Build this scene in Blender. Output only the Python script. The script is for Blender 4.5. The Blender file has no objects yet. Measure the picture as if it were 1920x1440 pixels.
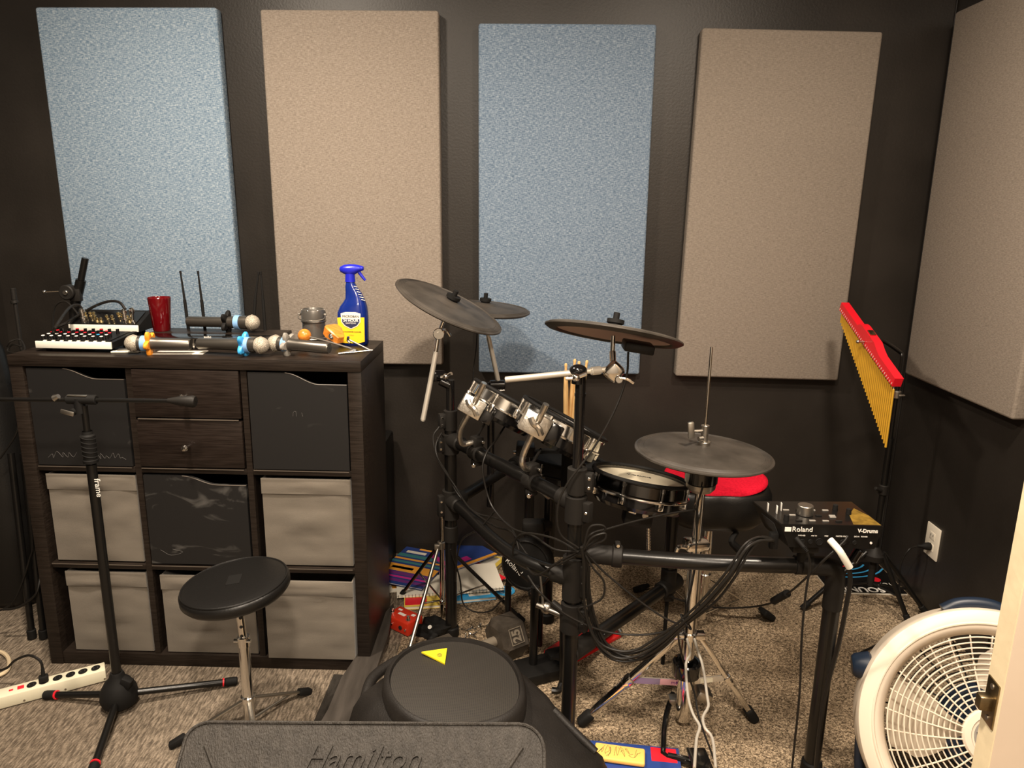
import bpy, bmesh, math, random
from mathutils import Vector, Matrix, noise
random.seed(7)
PI = math.pi
S = bpy.context.scene
COL = S.collection
V = Vector

# ------------------------------------------------------------------ camera
FPX = 1390.0
CAM = V((0, 0, 1.38))
R_ = V((0.99973, 0.01750, 0.01522)); D_ = V((0.01884, -0.22976, -0.97306)); F_ = V((-0.01353, 0.97309, -0.23003))
cam = bpy.data.cameras.new('camera'); camo = bpy.data.objects.new('camera', cam); COL.objects.link(camo)
cam.sensor_width = 36; cam.lens = FPX / 1920 * 36; cam.clip_start = .02
m3 = Matrix((R_, -D_, -F_)).transposed()
camo.matrix_world = Matrix.Translation(CAM) @ m3.to_4x4()
S.camera = camo

# ------------------------------------------------------------------ light
S.view_settings.view_transform = 'Standard'
S.view_settings.look = 'None'
S.view_settings.gamma = 1
S.view_settings.use_curve_mapping = False
S.view_settings.exposure = 0.0
w = bpy.data.worlds.new('world'); S.world = w; w.use_nodes = True
w.node_tree.nodes['Background'].inputs[0].default_value = (1, .84, .66, 1)
w.node_tree.nodes['Background'].inputs[1].default_value = 0.05

def lamp(name, loc, size, power, col=(1, .85, .685), sy=None, rot=(0, 0, 0)):
    l = bpy.data.lights.new(name, 'AREA'); l.shape = 'RECTANGLE'; l.size = size; l.size_y = sy or size
    l.energy = power; l.color = col
    o = bpy.data.objects.new(name, l); o.location = loc; o.rotation_euler = rot; COL.objects.link(o)
lamp('ceiling_lamp', (-0.95, 1.45, 2.42), .16, 58)
lamp('ceiling_lamp', (-0.15, 0.25, 2.42), .16, 62)
lamp('ceiling_lamp', (0.75, 1.1, 2.42), .16, 42)
lamp('ceiling_lamp', (0.3, -1.1, 2.42), .5, 60)

# ------------------------------------------------------------------ pixel -> place
def ray(px, py):
    return R_ * (px - 960) + D_ * (py - 720) + F_ * FPX
def PY(px, py, y):
    v = ray(px, py); return CAM + v * (y / v.y)
def PZ(px, py, z):
    v = ray(px, py); return CAM + v * ((z - CAM.z) / v.z)
def PX(px, py, x):
    v = ray(px, py); return CAM + v * (x / v.x)

# ------------------------------------------------------------------ materials
def new(name):
    m = bpy.data.materials.new(name); m.use_nodes = True
    nt = m.node_tree; return m, nt, nt.nodes['Principled BSDF']
def mat(name, col, rough=.5, metal=0, spec=None, bump=0, bscale=200, var=0, vscale=30, coat=0, sheen=0, trans=0, scale=(1, 1, 1)):
    m, nt, b = new(name)
    b.inputs['Base Color'].default_value = (*col, 1); b.inputs['Roughness'].default_value = rough
    b.inputs['Metallic'].default_value = metal
    if spec is not None: b.inputs['Specular IOR Level'].default_value = spec
    if coat: b.inputs['Coat Weight'].default_value = coat; b.inputs['Coat Roughness'].default_value = .1
    if sheen: b.inputs['Sheen Weight'].default_value = sheen
    if trans: b.inputs['Transmission Weight'].default_value = trans
    if bump or var:
        tc = nt.nodes.new('ShaderNodeTexCoord'); mp = nt.nodes.new('ShaderNodeMapping'); mp.inputs['Scale'].default_value = scale
        nt.links.new(tc.outputs['Object'], mp.inputs[0])
    if var:
        n = nt.nodes.new('ShaderNodeTexNoise'); n.inputs['Scale'].default_value = vscale; n.inputs['Detail'].default_value = 6
        r = nt.nodes.new('ShaderNodeValToRGB'); nt.links.new(mp.outputs[0], n.inputs[0]); nt.links.new(n.outputs[0], r.inputs[0])
        r.color_ramp.elements[0].position = .3; r.color_ramp.elements[1].position = .72
        r.color_ramp.elements[0].color = (*[c * (1 - var) for c in col], 1); r.color_ramp.elements[1].color = (*[min(1, c * (1 + var) + var * .012) for c in col], 1)
        nt.links.new(r.outputs[0], b.inputs['Base Color'])
    if bump:
        n = nt.nodes.new('ShaderNodeTexNoise'); n.inputs['Scale'].default_value = bscale; n.inputs['Detail'].default_value = 4
        bp = nt.nodes.new('ShaderNodeBump'); bp.inputs['Strength'].default_value = bump; bp.inputs['Distance'].default_value = .002
        nt.links.new(mp.outputs[0], n.inputs[0]); nt.links.new(n.outputs[0], bp.inputs['Height']); nt.links.new(bp.outputs[0], b.inputs['Normal'])
    return m

def fabric(name, c0, c1, c2, contrast=1.0, threads=True):
    """woven panel cloth: horizontal and vertical slubs, object space"""
    m, nt, b = new(name); L = nt.links.new
    tc = nt.nodes.new('ShaderNodeTexCoord')
    outs = []
    for sc, dt in (((85, 85, 480), 3), ((480, 480, 95), 3), ((5, 5, 5), 2)):
        mp = nt.nodes.new('ShaderNodeMapping'); mp.inputs['Scale'].default_value = sc
        n = nt.nodes.new('ShaderNodeTexNoise'); n.inputs['Scale'].default_value = 1; n.inputs['Detail'].default_value = dt
        L(tc.outputs['Object'], mp.inputs[0]); L(mp.outputs[0], n.inputs[0]); outs.append(n.outputs[0])
    a = nt.nodes.new('ShaderNodeMath'); a.operation = 'MULTIPLY_ADD'; a.inputs[1].default_value = .6
    h = nt.nodes.new('ShaderNodeMath'); h.operation = 'MULTIPLY'; h.inputs[1].default_value = .4
    L(outs[1], h.inputs[0]); L(outs[0], a.inputs[0]); L(h.outputs[0], a.inputs[2])
    r = nt.nodes.new('ShaderNodeValToRGB'); e = r.color_ramp.elements
    e[0].position = .5 - .13 / contrast; e[0].color = (*c0, 1); e[1].position = .5 + .13 / contrast; e[1].color = (*c2, 1)
    k = e.new(.5); k.color = (*c1, 1)
    L(a.outputs[0], r.inputs[0]); L(r.outputs[0], b.inputs['Base Color'])
    b.inputs['Roughness'].default_value = .95; b.inputs['Specular IOR Level'].default_value = .15
    bp = nt.nodes.new('ShaderNodeBump'); bp.inputs['Strength'].default_value = .5; bp.inputs['Distance'].default_value = .0015
    L(a.outputs[0], bp.inputs['Height']); L(bp.outputs[0], b.inputs['Normal'])
    return m

def carpet():
    m, nt, b = new('carpet'); L = nt.links.new
    tc = nt.nodes.new('ShaderNodeTexCoord')
    def nz(sc, rot, detail=3, dist=0):
        mp = nt.nodes.new('ShaderNodeMapping'); mp.inputs['Scale'].default_value = sc; mp.inputs['Rotation'].default_value = (0, 0, rot)
        n = nt.nodes.new('ShaderNodeTexNoise'); n.inputs['Scale'].default_value = 1; n.inputs['Detail'].default_value = detail; n.inputs['Distortion'].default_value = dist
        L(tc.outputs['Object'], mp.inputs[0]); L(mp.outputs[0], n.inputs[0]); return n.outputs[0]
    def ramp(s, p0, c0, p1, c1, mid=None):
        r = nt.nodes.new('ShaderNodeValToRGB'); e = r.color_ramp.elements
        e[0].position = p0; e[0].color = (*c0, 1); e[1].position = p1; e[1].color = (*c1, 1)
        if mid: k = e.new(mid[0]); k.color = (*mid[1], 1)
        L(s, r.inputs[0]); return r.outputs[0]
    n1 = nz((150, 150, 150), 0, 3, 1.2)
    n2 = nz((170, 34, 60), .5, 4)
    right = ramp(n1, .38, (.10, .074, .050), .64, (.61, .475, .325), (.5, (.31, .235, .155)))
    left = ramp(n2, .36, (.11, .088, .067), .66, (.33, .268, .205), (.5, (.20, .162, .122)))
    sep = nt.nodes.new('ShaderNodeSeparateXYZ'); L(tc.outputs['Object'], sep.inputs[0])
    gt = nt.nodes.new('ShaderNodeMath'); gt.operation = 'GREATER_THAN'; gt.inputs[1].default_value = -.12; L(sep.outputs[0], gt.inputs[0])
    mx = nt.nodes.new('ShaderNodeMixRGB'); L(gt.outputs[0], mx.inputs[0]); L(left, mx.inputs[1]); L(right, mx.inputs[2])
    soil = ramp(nz((2.2, 2.2, 2.2), 0, 5), .35, (.72, .70, .68), .6, (1, 1, 1))
    m2 = nt.nodes.new('ShaderNodeMixRGB'); m2.blend_type = 'MULTIPLY'; m2.inputs[0].default_value = 1; L(mx.outputs[0], m2.inputs[1]); L(soil, m2.inputs[2])
    L(m2.outputs[0], b.inputs['Base Color']); b.inputs['Roughness'].default_value = 1; b.inputs['Specular IOR Level'].default_value = .05
    bp = nt.nodes.new('ShaderNodeBump'); bp.inputs['Strength'].default_value = .9; bp.inputs['Distance'].default_value = .006
    L(n1, bp.inputs['Height']); L(bp.outputs[0], b.inputs['Normal'])
    return m

def chalkboard(name, seed, amount, low):
    """black chalk paint with smeared chalk dust of its own"""
    m, nt, b = new(name); L = nt.links.new
    tc = nt.nodes.new('ShaderNodeTexCoord'); mp = nt.nodes.new('ShaderNodeMapping'); mp.inputs['Scale'].default_value = (7, 7, 16); mp.inputs['Location'].default_value = (seed, seed, seed)
    n = nt.nodes.new('ShaderNodeTexNoise'); n.inputs['Scale'].default_value = 1; n.inputs['Detail'].default_value = 7; n.inputs['Distortion'].default_value = 2.2
    L(tc.outputs['Object'], mp.inputs[0]); L(mp.outputs[0], n.inputs[0])
    n2 = nt.nodes.new('ShaderNodeTexNoise'); n2.inputs['Scale'].default_value = 5; L(mp.outputs[0], n2.inputs[0]); n2.inputs['Scale'].default_value = .45
    mu = nt.nodes.new('ShaderNodeMath'); mu.operation = 'MULTIPLY'; L(n.outputs[0], mu.inputs[0]); L(n2.outputs[0], mu.inputs[1])
    r = nt.nodes.new('ShaderNodeValToRGB'); e = r.color_ramp.elements; e[0].position = .33 + low; e[0].color = (.0065, .006, .006, 1); e[1].position = .62 + low; e[1].color = (amount, amount * .95, amount * .88, 1)
    L(mu.outputs[0], r.inputs[0]); L(r.outputs[0], b.inputs['Base Color']); b.inputs['Roughness'].default_value = .55
    return m

M = {}
M['black_wall'] = mat('black_wall_paint', (.019, .0155, .0125), .42, spec=.4, bump=.25, bscale=120, var=.25, vscale=3)
M['ceiling'] = mat('ceiling_white', (.42, .39, .35), .9, var=.05)
M['carpet'] = carpet()
M['blue'] = fabric('blue_linen', (.10, .165, .25), (.22, .305, .40), (.47, .54, .60), .95)
M['blue2'] = fabric('blue_linen_dark', (.085, .13, .20), (.175, .24, .325), (.36, .43, .51), .9)
M['taupe'] = fabric('taupe_linen', (.215, .18, .148), (.295, .25, .208), (.385, .335, .285), .9)
M['taupe2'] = fabric('grey_linen', (.195, .165, .137), (.250, .214, .178), (.31, .268, .226), .9)
M['espresso'] = mat('espresso_wood', (.016, .011, .008), .38, spec=.22, bump=.15, bscale=30, var=.35, vscale=6, scale=(2, 8, 40))
M['espresso_v'] = mat('espresso_drawer', (.015, .0095, .007), .40, spec=.22, var=.4, vscale=5, scale=(3, 8, 60))
M['edge'] = mat('worn_edge', (.10, .082, .066), .35)
M['bin'] = mat('taupe_bin_cloth', (.150, .128, .100), .62, sheen=.3, bump=.25, bscale=300, var=.12, vscale=5, scale=(1, 1, 4))
M['black'] = mat('black_plastic', (.007, .0065, .006), .42, spec=.22)
M['blackgloss'] = mat('black_gloss', (.006, .0055, .0055), .14, coat=.3)
M['blackpaint'] = mat('black_powder_coat', (.006, .0055, .005), .28, spec=.4, bump=.06, bscale=90)
M['clampblack'] = mat('clamp_plastic', (.013, .0115, .010), .55, spec=.22, bump=.15, bscale=150)
M['rubber'] = mat('black_rubber', (.007, .0065, .006), .7, spec=.22)
M['cable'] = mat('cable_rubber', (.012, .0105, .009), .38, spec=.22)
M['chrome'] = mat('chrome', (.82, .80, .76), .13, 1)
M['wchrome'] = mat('worn_chrome', (.74, .70, .63), .30, 1, bump=.35, bscale=140, var=.25, vscale=60)
M['blackchrome'] = mat('black_chrome', (.10, .095, .09), .15, 1)
M['rodsteel'] = mat('arm_steel', (.72, .67, .58), .34, .6)
M['steel'] = mat('brushed_steel', (.50, .47, .42), .35, 1)
M['pad'] = mat('cymbal_rubber', (.050, .043, .036), .48, spec=.22, bump=.12, bscale=60, var=.35, vscale=14)
M['padback'] = mat('cymbal_underside', (.42, .30, .26), .6)
M['head'] = mat('drum_head', (.78, .70, .52), .7)
M['red'] = mat('red_velour', (.52, .006, .024), .9, spec=.1, bump=.5, bscale=500, var=.18, vscale=160)
M['vinyl'] = mat('black_vinyl', (.007, .0065, .006), .38, spec=.4, bump=.2, bscale=220)
M['redpaint'] = mat('red_lacquer', (.75, .010, .022), .35)
M['gold'] = mat('gold_bars', (.80, .46, .045), .34, .45)
M['goldplain'] = mat('gold_plugs', (.85, .70, .40), .25, 1)
M['white'] = mat('white_plastic', (.74, .68, .57), .45, var=.05, vscale=8)
M['fanwhite'] = mat('fan_white', (.78, .68, .55), .42, var=.06, vscale=7)
M['fanblade'] = mat('fan_blade', (.62, .54, .43), .4)
M['navy'] = mat('navy_plastic', (.008, .017, .036), .4)
M['doorpaint'] = mat('cream_door_paint', (.78, .66, .44), .45, bump=.4, bscale=40, var=.08, vscale=25)
M['doorface'] = mat('door_face_paint', (.66, .54, .42), .5, var=.05, vscale=8)
M['brass'] = mat('old_brass', (.30, .23, .13), .35, 1, var=.5, vscale=40)
M['speaker'] = mat('speaker_shell', (.015, .013, .0115), .48, spec=.22, bump=.45, bscale=260, var=.25, vscale=9)
M['yellow'] = mat('yellow_plastic', (.85, .68, .02), .45)
M['ink'] = mat('black_ink', (.02, .02, .02), .6)
M['whiteink'] = mat('white_ink', (.85, .82, .76), .6)
M['orangewood'] = mat('orange_wood', (.72, .24, .03), .35, var=.25, vscale=12, scale=(2, 12, 12), coat=.3)
M['orange'] = mat('orange_rubber', (.95, .33, .02), .5)
M['cyan'] = mat('blue_rubber', (.05, .38, .80), .45)
M['greyrubber'] = mat('grey_rubber', (.28, .26, .23), .55)
M['bluetape'] = mat('blue_tape', (.22, .42, .72), .6)
M['mic'] = mat('mic_body', (.17, .155, .135), .33, .85)
M['micgrille'] = mat('mic_grille', (.46, .41, .33), .5, .35, bump=1.0, bscale=420, var=.45, vscale=380)
M['redglass'] = mat('red_tumbler', (.11, .002, .004), .12, coat=.5)
M['bottleblue'] = mat('blue_bottle', (.006, .022, .19), .16, coat=.4)
M['triggerblue'] = mat('blue_trigger', (.015, .020, .48), .28)
M['labelyellow'] = mat('label_yellow', (.92, .60, .02), .4)
M['labelwhite'] = mat('label_white', (.82, .80, .70), .4)
M['labelnavy'] = mat('label_navy', (.025, .03, .08), .4)
M['lantern'] = mat('lantern_grey', (.16, .15, .135), .35, .6)
M['paper'] = mat('paper', (.80, .75, .64), .8)
M['stickwood'] = mat('hickory', (.68, .43, .18), .45, var=.12, vscale=20, scale=(10, 10, 2))
M['pedalred'] = mat('stomp_red', (.62, .035, .012), .4)
M['footred'] = mat('pedal_red', (.60, .012, .012), .35)
M['iron'] = mat('dumbbell_iron', (.05, .040, .030), .5, .2, bump=.5, bscale=120, var=.4, vscale=25)
M['ironlite'] = mat('dumbbell_paint', (.22, .185, .14), .5, .2)
M['strip'] = mat('strip_ivory', (.70, .66, .50), .4)
M['desk'] = mat('desk_powder_coat', (.030, .026, .022), .42, spec=.22, bump=1.0, bscale=330, var=.25, vscale=60, scale=(1.6, .7, 1))
M['plank'] = mat('black_board', (.045, .038, .032), .5, spec=.22, bump=.2, bscale=90, var=.35, vscale=5, scale=(8, 1, 8))
M['plasticamber'] = mat('amber_print', (.17, .10, .010), .5, var=.5, vscale=60)
M['sponge'] = mat('tan_wood_block', (.86, .52, .12), .6, var=.12, vscale=10)
M['cover_blue'] = mat('cover_blue', (.02, .05, .22), .35)
M['cover_sky'] = mat('cover_sky', (.05, .38, .75), .4)
M['cover_orange'] = mat('cover_orange', (.90, .40, .05), .35)
M['cover_purple'] = mat('cover_purple', (.16, .03, .20), .35)
M['cover_teal'] = mat('cover_teal', (.05, .22, .24), .35)
M['cover_mag'] = mat('cover_magenta', (.62, .03, .28), .35)
M['cover_red'] = mat('cover_red', (.75, .015, .03), .35)
M['cover_yellow'] = mat('cover_yellow', (.85, .62, .10), .4)
M['holo'] = mat('sticker_lilac', (.32, .26, .40), .25, .3)
M['holopink'] = mat('sticker_pink', (.72, .40, .45), .3)
M['wirecable'] = mat('cream_cable', (.62, .50, .33), .5)
def grille_mat():
    m, nt, b = new('speaker_mesh'); L = nt.links.new
    tc = nt.nodes.new('ShaderNodeTexCoord'); mp = nt.nodes.new('ShaderNodeMapping'); mp.inputs['Scale'].default_value = (230, 230, 1)
    vo = nt.nodes.new('ShaderNodeTexVoronoi'); vo.inputs['Scale'].default_value = 1; vo.inputs['Randomness'].default_value = 0
    L(tc.outputs['Object'], mp.inputs[0]); L(mp.outputs[0], vo.inputs[0])
    r = nt.nodes.new('ShaderNodeValToRGB'); r.color_ramp.elements[0].position = .36; r.color_ramp.elements[0].color = (.002, .004, .004, 1)
    r.color_ramp.elements[1].position = .42; r.color_ramp.elements[1].color = (.034, .029, .024, 1)
    L(vo.outputs[0], r.inputs[0]); L(r.outputs[0], b.inputs['Base Color']); b.inputs['Roughness'].default_value = .5
    return m
M['mesh'] = grille_mat()
M['chalkA'] = chalkboard('chalk_board_a', 3.1, .10, .03)
M['chalkB'] = chalkboard('chalk_board_b', 8.7, .16, -.035)
M['chalkC'] = chalkboard('chalk_board_c', 14.2, .07, .05)
M['chalkink'] = mat('chalk_writing', (.09, .085, .08), .9)

# ------------------------------------------------------------------ mesh builder
def basis(n):
    n = V(n).normalized()
    a = V((0, 0, 1)) if abs(n.z) < .9 else V((1, 0, 0))
    u = a.cross(n).normalized(); v = n.cross(u).normalized()
    return u, v, n
def spline(pts, k=6, closed=False):
    P = [V(p) for p in pts]; n = len(P)
    if n < 3 or k <= 1: return P
    out = []
    rng = n if closed else n - 1
    for i in range(rng):
        if closed: p0, p1, p2, p3 = P[(i - 1) % n], P[i], P[(i + 1) % n], P[(i + 2) % n]
        else:
            p1, p2 = P[i], P[i + 1]; p0 = P[i - 1] if i else p1 * 2 - p2; p3 = P[i + 2] if i + 2 < n else p2 * 2 - p1
        for j in range(k):
            t = j / k
            out.append(.5 * ((2 * p1) + (p2 - p0) * t + (2 * p0 - 5 * p1 + 4 * p2 - p3) * t * t + (3 * p1 - p0 - 3 * p2 + p3) * t ** 3))
    if not closed: out.append(P[-1])
    return out

class MB:
    def __init__(s): s.V = []; s.F = []; s.I = []; s.mi = 0
    def add(s, vs, fs):
        o = len(s.V); s.V += [V(v) for v in vs]; s.F += [tuple(i + o for i in f) for f in fs]; s.I += [s.mi] * len(fs); return s
    def box(s, c, size, rot=None, bev=0, seg=2):
        bm = bmesh.new(); bmesh.ops.create_cube(bm, size=1)
        for v in bm.verts: v.co = V((v.co.x * size[0], v.co.y * size[1], v.co.z * size[2]))
        if bev: bmesh.ops.bevel(bm, geom=bm.edges[:], offset=bev, segments=seg, affect='EDGES', profile=.5)
        bm.verts.index_update()
        rot = rot or Matrix.Identity(3); c = V(c)
        s.add([c + rot @ v.co for v in bm.verts], [[v.index for v in f.verts] for f in bm.faces]); bm.free(); return s
    def ring(s, c, u, v, r, n, ph=0):
        return [c + u * (math.cos(2 * PI * i / n + ph) * r) + v * (math.sin(2 * PI * i / n + ph) * r) for i in range(n)]
    def loft(s, rings, caps=True, closed=False):
        n = len(rings[0]); vs = [p for r in rings for p in r]; fs = []
        m = len(rings)
        for j in range(m if closed else m - 1):
            a = j * n; b = ((j + 1) % m) * n
            for i in range(n):
                k = (i + 1) % n; fs.append((a + i, a + k, b + k, b + i))
        if caps and not closed:
            fs.append(tuple(range(n - 1, -1, -1))); fs.append(tuple((m - 1) * n + i for i in range(n)))
        return s.add(vs, fs)
    def cyl(s, p0, p1, r0, r1=None, n=20, bev=0):
        p0 = V(p0); p1 = V(p1); r1 = r0 if r1 is None else r1
        u, v, w_ = basis(p1 - p0)
        R = [s.ring(p0, u, v, r0, n), s.ring(p1, u, v, r1, n)]
        if bev:
            R = [s.ring(p0, u, v, r0 - bev, n), s.ring(p0 + w_ * bev, u, v, r0, n), s.ring(p1 - w_ * bev, u, v, r1, n), s.ring(p1, u, v, r1 - bev, n)]
        return s.loft(R)
    def tube(s, pts, r, n=8, k=6, closed=False):
        P = spline(pts, k, closed) if k > 1 else [V(p) for p in pts]
        rr = r if isinstance(r, (list, tuple)) else None
        u = None; rings = []
        m = len(P)
        for i, p in enumerate(P):
            if closed: t = P[(i + 1) % m] - P[i - 1]
            else: t = P[min(i + 1, m - 1)] - P[max(i - 1, 0)]
            if t.length < 1e-9: t = V((0, 0, 1))
            t.normalize()
            if u is None: u, v, _ = basis(t)
            else:
                u = (u - t * u.dot(t)); u = u.normalized() if u.length > 1e-6 else basis(t)[0]
                v = t.cross(u)
            rad = r if rr is None else rr[0] + (rr[1] - rr[0]) * i / (m - 1)
            rings.append(s.ring(p, u, v, rad, n))
        return s.loft(rings, caps=not closed, closed=closed)
    def lathe(s, prof, o, axis=(0, 0, 1), n=32, caps=False, sx=1, sy=1, ref=None):
        u, v, w_ = basis(axis); o = V(o)
        if ref is not None:
            u = (V(ref) - w_ * V(ref).dot(w_)).normalized(); v = w_.cross(u)
        rings = [[o + w_ * z + u * (math.cos(2 * PI * i / n) * r * sx) + v * (math.sin(2 * PI * i / n) * r * sy) for i in range(n)] for r, z in prof]
        return s.loft(rings, caps=caps)
    def sph(s, c, r, sc=(1, 1, 1), rot=None, n=20, m=12):
        c = V(c); rot = rot or Matrix.Identity(3); vs = []; fs = []
        for j in range(1, m):
            th = PI * j / m
            for i in range(n):
                ph = 2 * PI * i / n
                vs.append(c + rot @ V((r * sc[0] * math.sin(th) * math.cos(ph), r * sc[1] * math.sin(th) * math.sin(ph), r * sc[2] * math.cos(th))))
        for j in range(m - 2):
            for i in range(n):
                k = (i + 1) % n; fs.append((j * n + i, (j + 1) * n + i, (j + 1) * n + k, j * n + k))
        t = len(vs); vs += [c + rot @ V((0, 0, r * sc[2])), c + rot @ V((0, 0, -r * sc[2]))]
        for i in range(n):
            k = (i + 1) % n; fs.append((t, i, k)); fs.append((t + 1, (m - 2) * n + k, (m - 2) * n + i))
        return s.add(vs, fs)
    def prism(s, poly, o, u, v, t):
        """outline poly (a,b) in plane o+a*u+b*v, thickness t along u x v"""
        o = V(o); u = V(u); v = V(v); w_ = u.cross(v).normalized()
        n = len(poly); a = [o + u * p[0] + v * p[1] for p in poly]; b = [p + w_ * t for p in a]
        fs = [tuple(range(n - 1, -1, -1)), tuple(range(n, 2 * n))] + [(i, (i + 1) % n, n + (i + 1) % n, n + i) for i in range(n)]
        return s.add(a + b, fs)
    def torus(s, c, axis, R, r, n=40, m=8, sy=1, ref=None, a0=0, a1=None):
        u, v, w_ = basis(axis)
        if ref is not None: u = (V(ref) - w_ * V(ref).dot(w_)).normalized(); v = w_.cross(u)
        c = V(c)
        if a1 is None: return s.tube([c + u * math.cos(2 * PI * i / n) * R + v * math.sin(2 * PI * i / n) * R * sy for i in range(n)], r, m, 1, closed=True)
        return s.tube([c + u * math.cos(a0 + (a1 - a0) * i / n) * R + v * math.sin(a0 + (a1 - a0) * i / n) * R * sy for i in range(n + 1)], r, m, 1)
    def make(s, name, mats, parent=None, ang=35, origin=None):
        me = bpy.data.meshes.new(name)
        root = parent
        org = V((0, 0, 0))
        if parent is not None:
            org = V(parent['_o'])
        else:
            xs = [v.x for v in s.V]; ys = [v.y for v in s.V]; zs = [v.z for v in s.V]
            org = V(origin) if origin is not None else V(((min(xs) + max(xs)) / 2, (min(ys) + max(ys)) / 2, min(zs)))
        me.from_pydata([v - org for v in s.V], [], s.F)
        for mm in (mats if isinstance(mats, (list, tuple)) else [mats]): me.materials.append(M[mm] if isinstance(mm, str) else mm)
        me.polygons.foreach_set('material_index', s.I)
        bm = bmesh.new(); bm.from_mesh(me); bmesh.ops.recalc_face_normals(bm, faces=bm.faces[:]); bm.to_mesh(me); bm.free()
        me.shade_smooth(); me.set_sharp_from_angle(angle=math.radians(ang)); me.update()
        o = bpy.data.objects.new(name, me); COL.objects.link(o)
        if parent is not None: o.parent = parent
        else: o.location = org
        o['_o'] = tuple(org)
        return o

def tag(o, label, cat, group=None):
    o['label'] = label; o['category'] = cat
    if group: o['group'] = group
    return o
def thing(name, label, cat, loc=(0, 0, 0), group=None):
    o = bpy.data.objects.new(name, None); COL.objects.link(o); o.location = loc; o.empty_display_size = .05
    o['_o'] = tuple(loc); return tag(o, label, cat, group)
def struct(o): o['kind'] = 'structure'; return o
def text(txt, c, right, up, size, m, parent, name='lettering', ext=.0006, shear=0, align='CENTER', rel=None):
    cu = bpy.data.curves.new('t', 'FONT'); cu.body = txt; cu.size = size; cu.extrude = ext; cu.align_x = align; cu.align_y = 'CENTER'; cu.shear = shear; cu.resolution_u = 3
    if rel: cu.offset = rel
    o = bpy.data.objects.new('t', cu); COL.objects.link(o)
    bpy.context.view_layer.update()
    me = bpy.data.meshes.new_from_object(o.evaluated_get(bpy.context.evaluated_depsgraph_get()))
    right = V(right).normalized(); up = V(up).normalized(); nn = right.cross(up).normalized(); c = V(c)
    b = MB(); b.add([c + right * v.co.x + up * v.co.y + nn * v.co.z for v in me.vertices], [tuple(p.vertices) for p in me.polygons])
    bpy.data.objects.remove(o); bpy.data.curves.remove(cu); bpy.data.meshes.remove(me)
    return b.make(name, m, parent)

# ================================================================== ROOM
WY, WX, LX, CZ, BY = 2.785, 1.46, -1.98, 2.45, -1.9
def slab(name, lo, hi, m):
    b = MB(); lo = V(lo); hi = V(hi); b.box((lo + hi) / 2, hi - lo); return struct(b.make(name, m, ang=30))
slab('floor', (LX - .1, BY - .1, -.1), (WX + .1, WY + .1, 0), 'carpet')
slab('wall_back', (LX - .1, WY, 0), (WX + .1, WY + .1, CZ), 'black_wall')
slab('wall_right', (WX, BY, 0), (WX + .1, WY, CZ), 'black_wall')
slab('wall_left', (LX - .1, BY, 0), (LX, WY, CZ), 'black_wall')
slab('wall_front', (LX - .1, BY - .1, 0), (WX + .1, BY, CZ), 'ceiling')
slab('ceiling', (LX - .1, BY - .1, CZ), (WX + .1, WY + .1, CZ + .1), 'ceiling')
# caulk bead in the corner
b = MB(); b.tube([V((WX - .003, WY - .003, z)) for z in (.0, .6, 1.2, 1.8, 2.45)], .003, 6, 1); struct(b.make('trim_1', 'clampblack'))

# ================================================================== ACOUSTIC PANELS
def panel(label, m, x0, x1, z0, z1, roll=0.0):
    b = MB(); b.box((0, 0, 0), (x1 - x0, .05, z1 - z0), Matrix.Rotation(roll, 3, 'Y'), bev=.009, seg=3)
    c = V(((x0 + x1) / 2, WY - .027, (z0 + z1) / 2)); b.V = [v + c for v in b.V]
    return tag(b.make('acoustic_panel', m), label, 'acoustic panel', None)
panel('pale blue fabric acoustic panel above the mixers, leftmost on the back wall', 'blue', -1.685, -1.06, .81, 2.03, -.01)
panel('taupe fabric acoustic panel behind the blue spray bottle', 'taupe', -.914, -.304, .80, 2.03, -.005)
panel('blue fabric acoustic panel behind the cymbals, middle of the back wall', 'blue2', -.168, .438, .777, 1.995, -.006)
panel('grey taupe fabric acoustic panel on the back wall beside the gold chimes', 'taupe2', .583, 1.193, .772, 1.985, .010)
# right-wall panel
yb = 0.0
pA = PX(1702, 703, WX - .05); pT = PX(1785, 26, WX - .05)
b = MB(); y1 = (pA.y + pT.y) / 2
b.box((WX - .027, y1 - .31, (pA.z + pT.z) / 2), (.05, .62, pT.z - pA.z), None, bev=.009, seg=3)
tag(b.make('acoustic_panel', 'taupe2'), 'large grey acoustic panel on the right wall, above the outlet', 'acoustic panel')

# ================================================================== CUBE STORAGE SHELF
CY0, CY1 = 1.99, 2.325
XL, XR, ZT = -1.428, -.445, .965
xs = [XL + .042, -1.105, -1.087, -.783, -.765, XR - .038]
cols = [(XL + .042, -1.106), (-1.088, -.784), (-.766, XR - .038)]
rows = [(.643, .934), (.341, .625), (.042, .318)]
shelf = thing('cube_shelf', 'dark brown nine-cube storage shelf under the mixers and microphones', 'shelf', ((XL + XR) / 2, 2.16, 0))
cy = (CY0 + CY1) / 2; dp = CY1 - CY0
b = MB(); b.box(((XL + XR) / 2, cy, ZT - .0155), (XR - XL, dp, .031), bev=.0015); b.make('top', 'espresso', shelf)
for x in (XL + .019, XR - .019):
    b = MB(); b.box((x, cy + .001, (ZT - .031) / 2), (.038, dp - .003, ZT - .031), bev=.0012); b.make('side_panel', 'espresso', shelf)
b = MB(); b.box(((XL + XR) / 2, cy + .002, .02), (XR - XL - .076, dp - .006, .04), bev=.0012); b.make('bottom', 'espresso', shelf)
for x in (-1.097, -.775):
    b = MB(); b.box((x, cy + .003, .487), (.017, dp - .01, .894)); b.make('divider', 'espresso', shelf)
for z in (.634, .329):
    b = MB()
    for (a, c) in cols: b.box(((a + c) / 2, cy + .003, z), (c - a, dp - .008, .017), bev=.0012)
    b.make('shelf_board', 'espresso', shelf)
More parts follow.
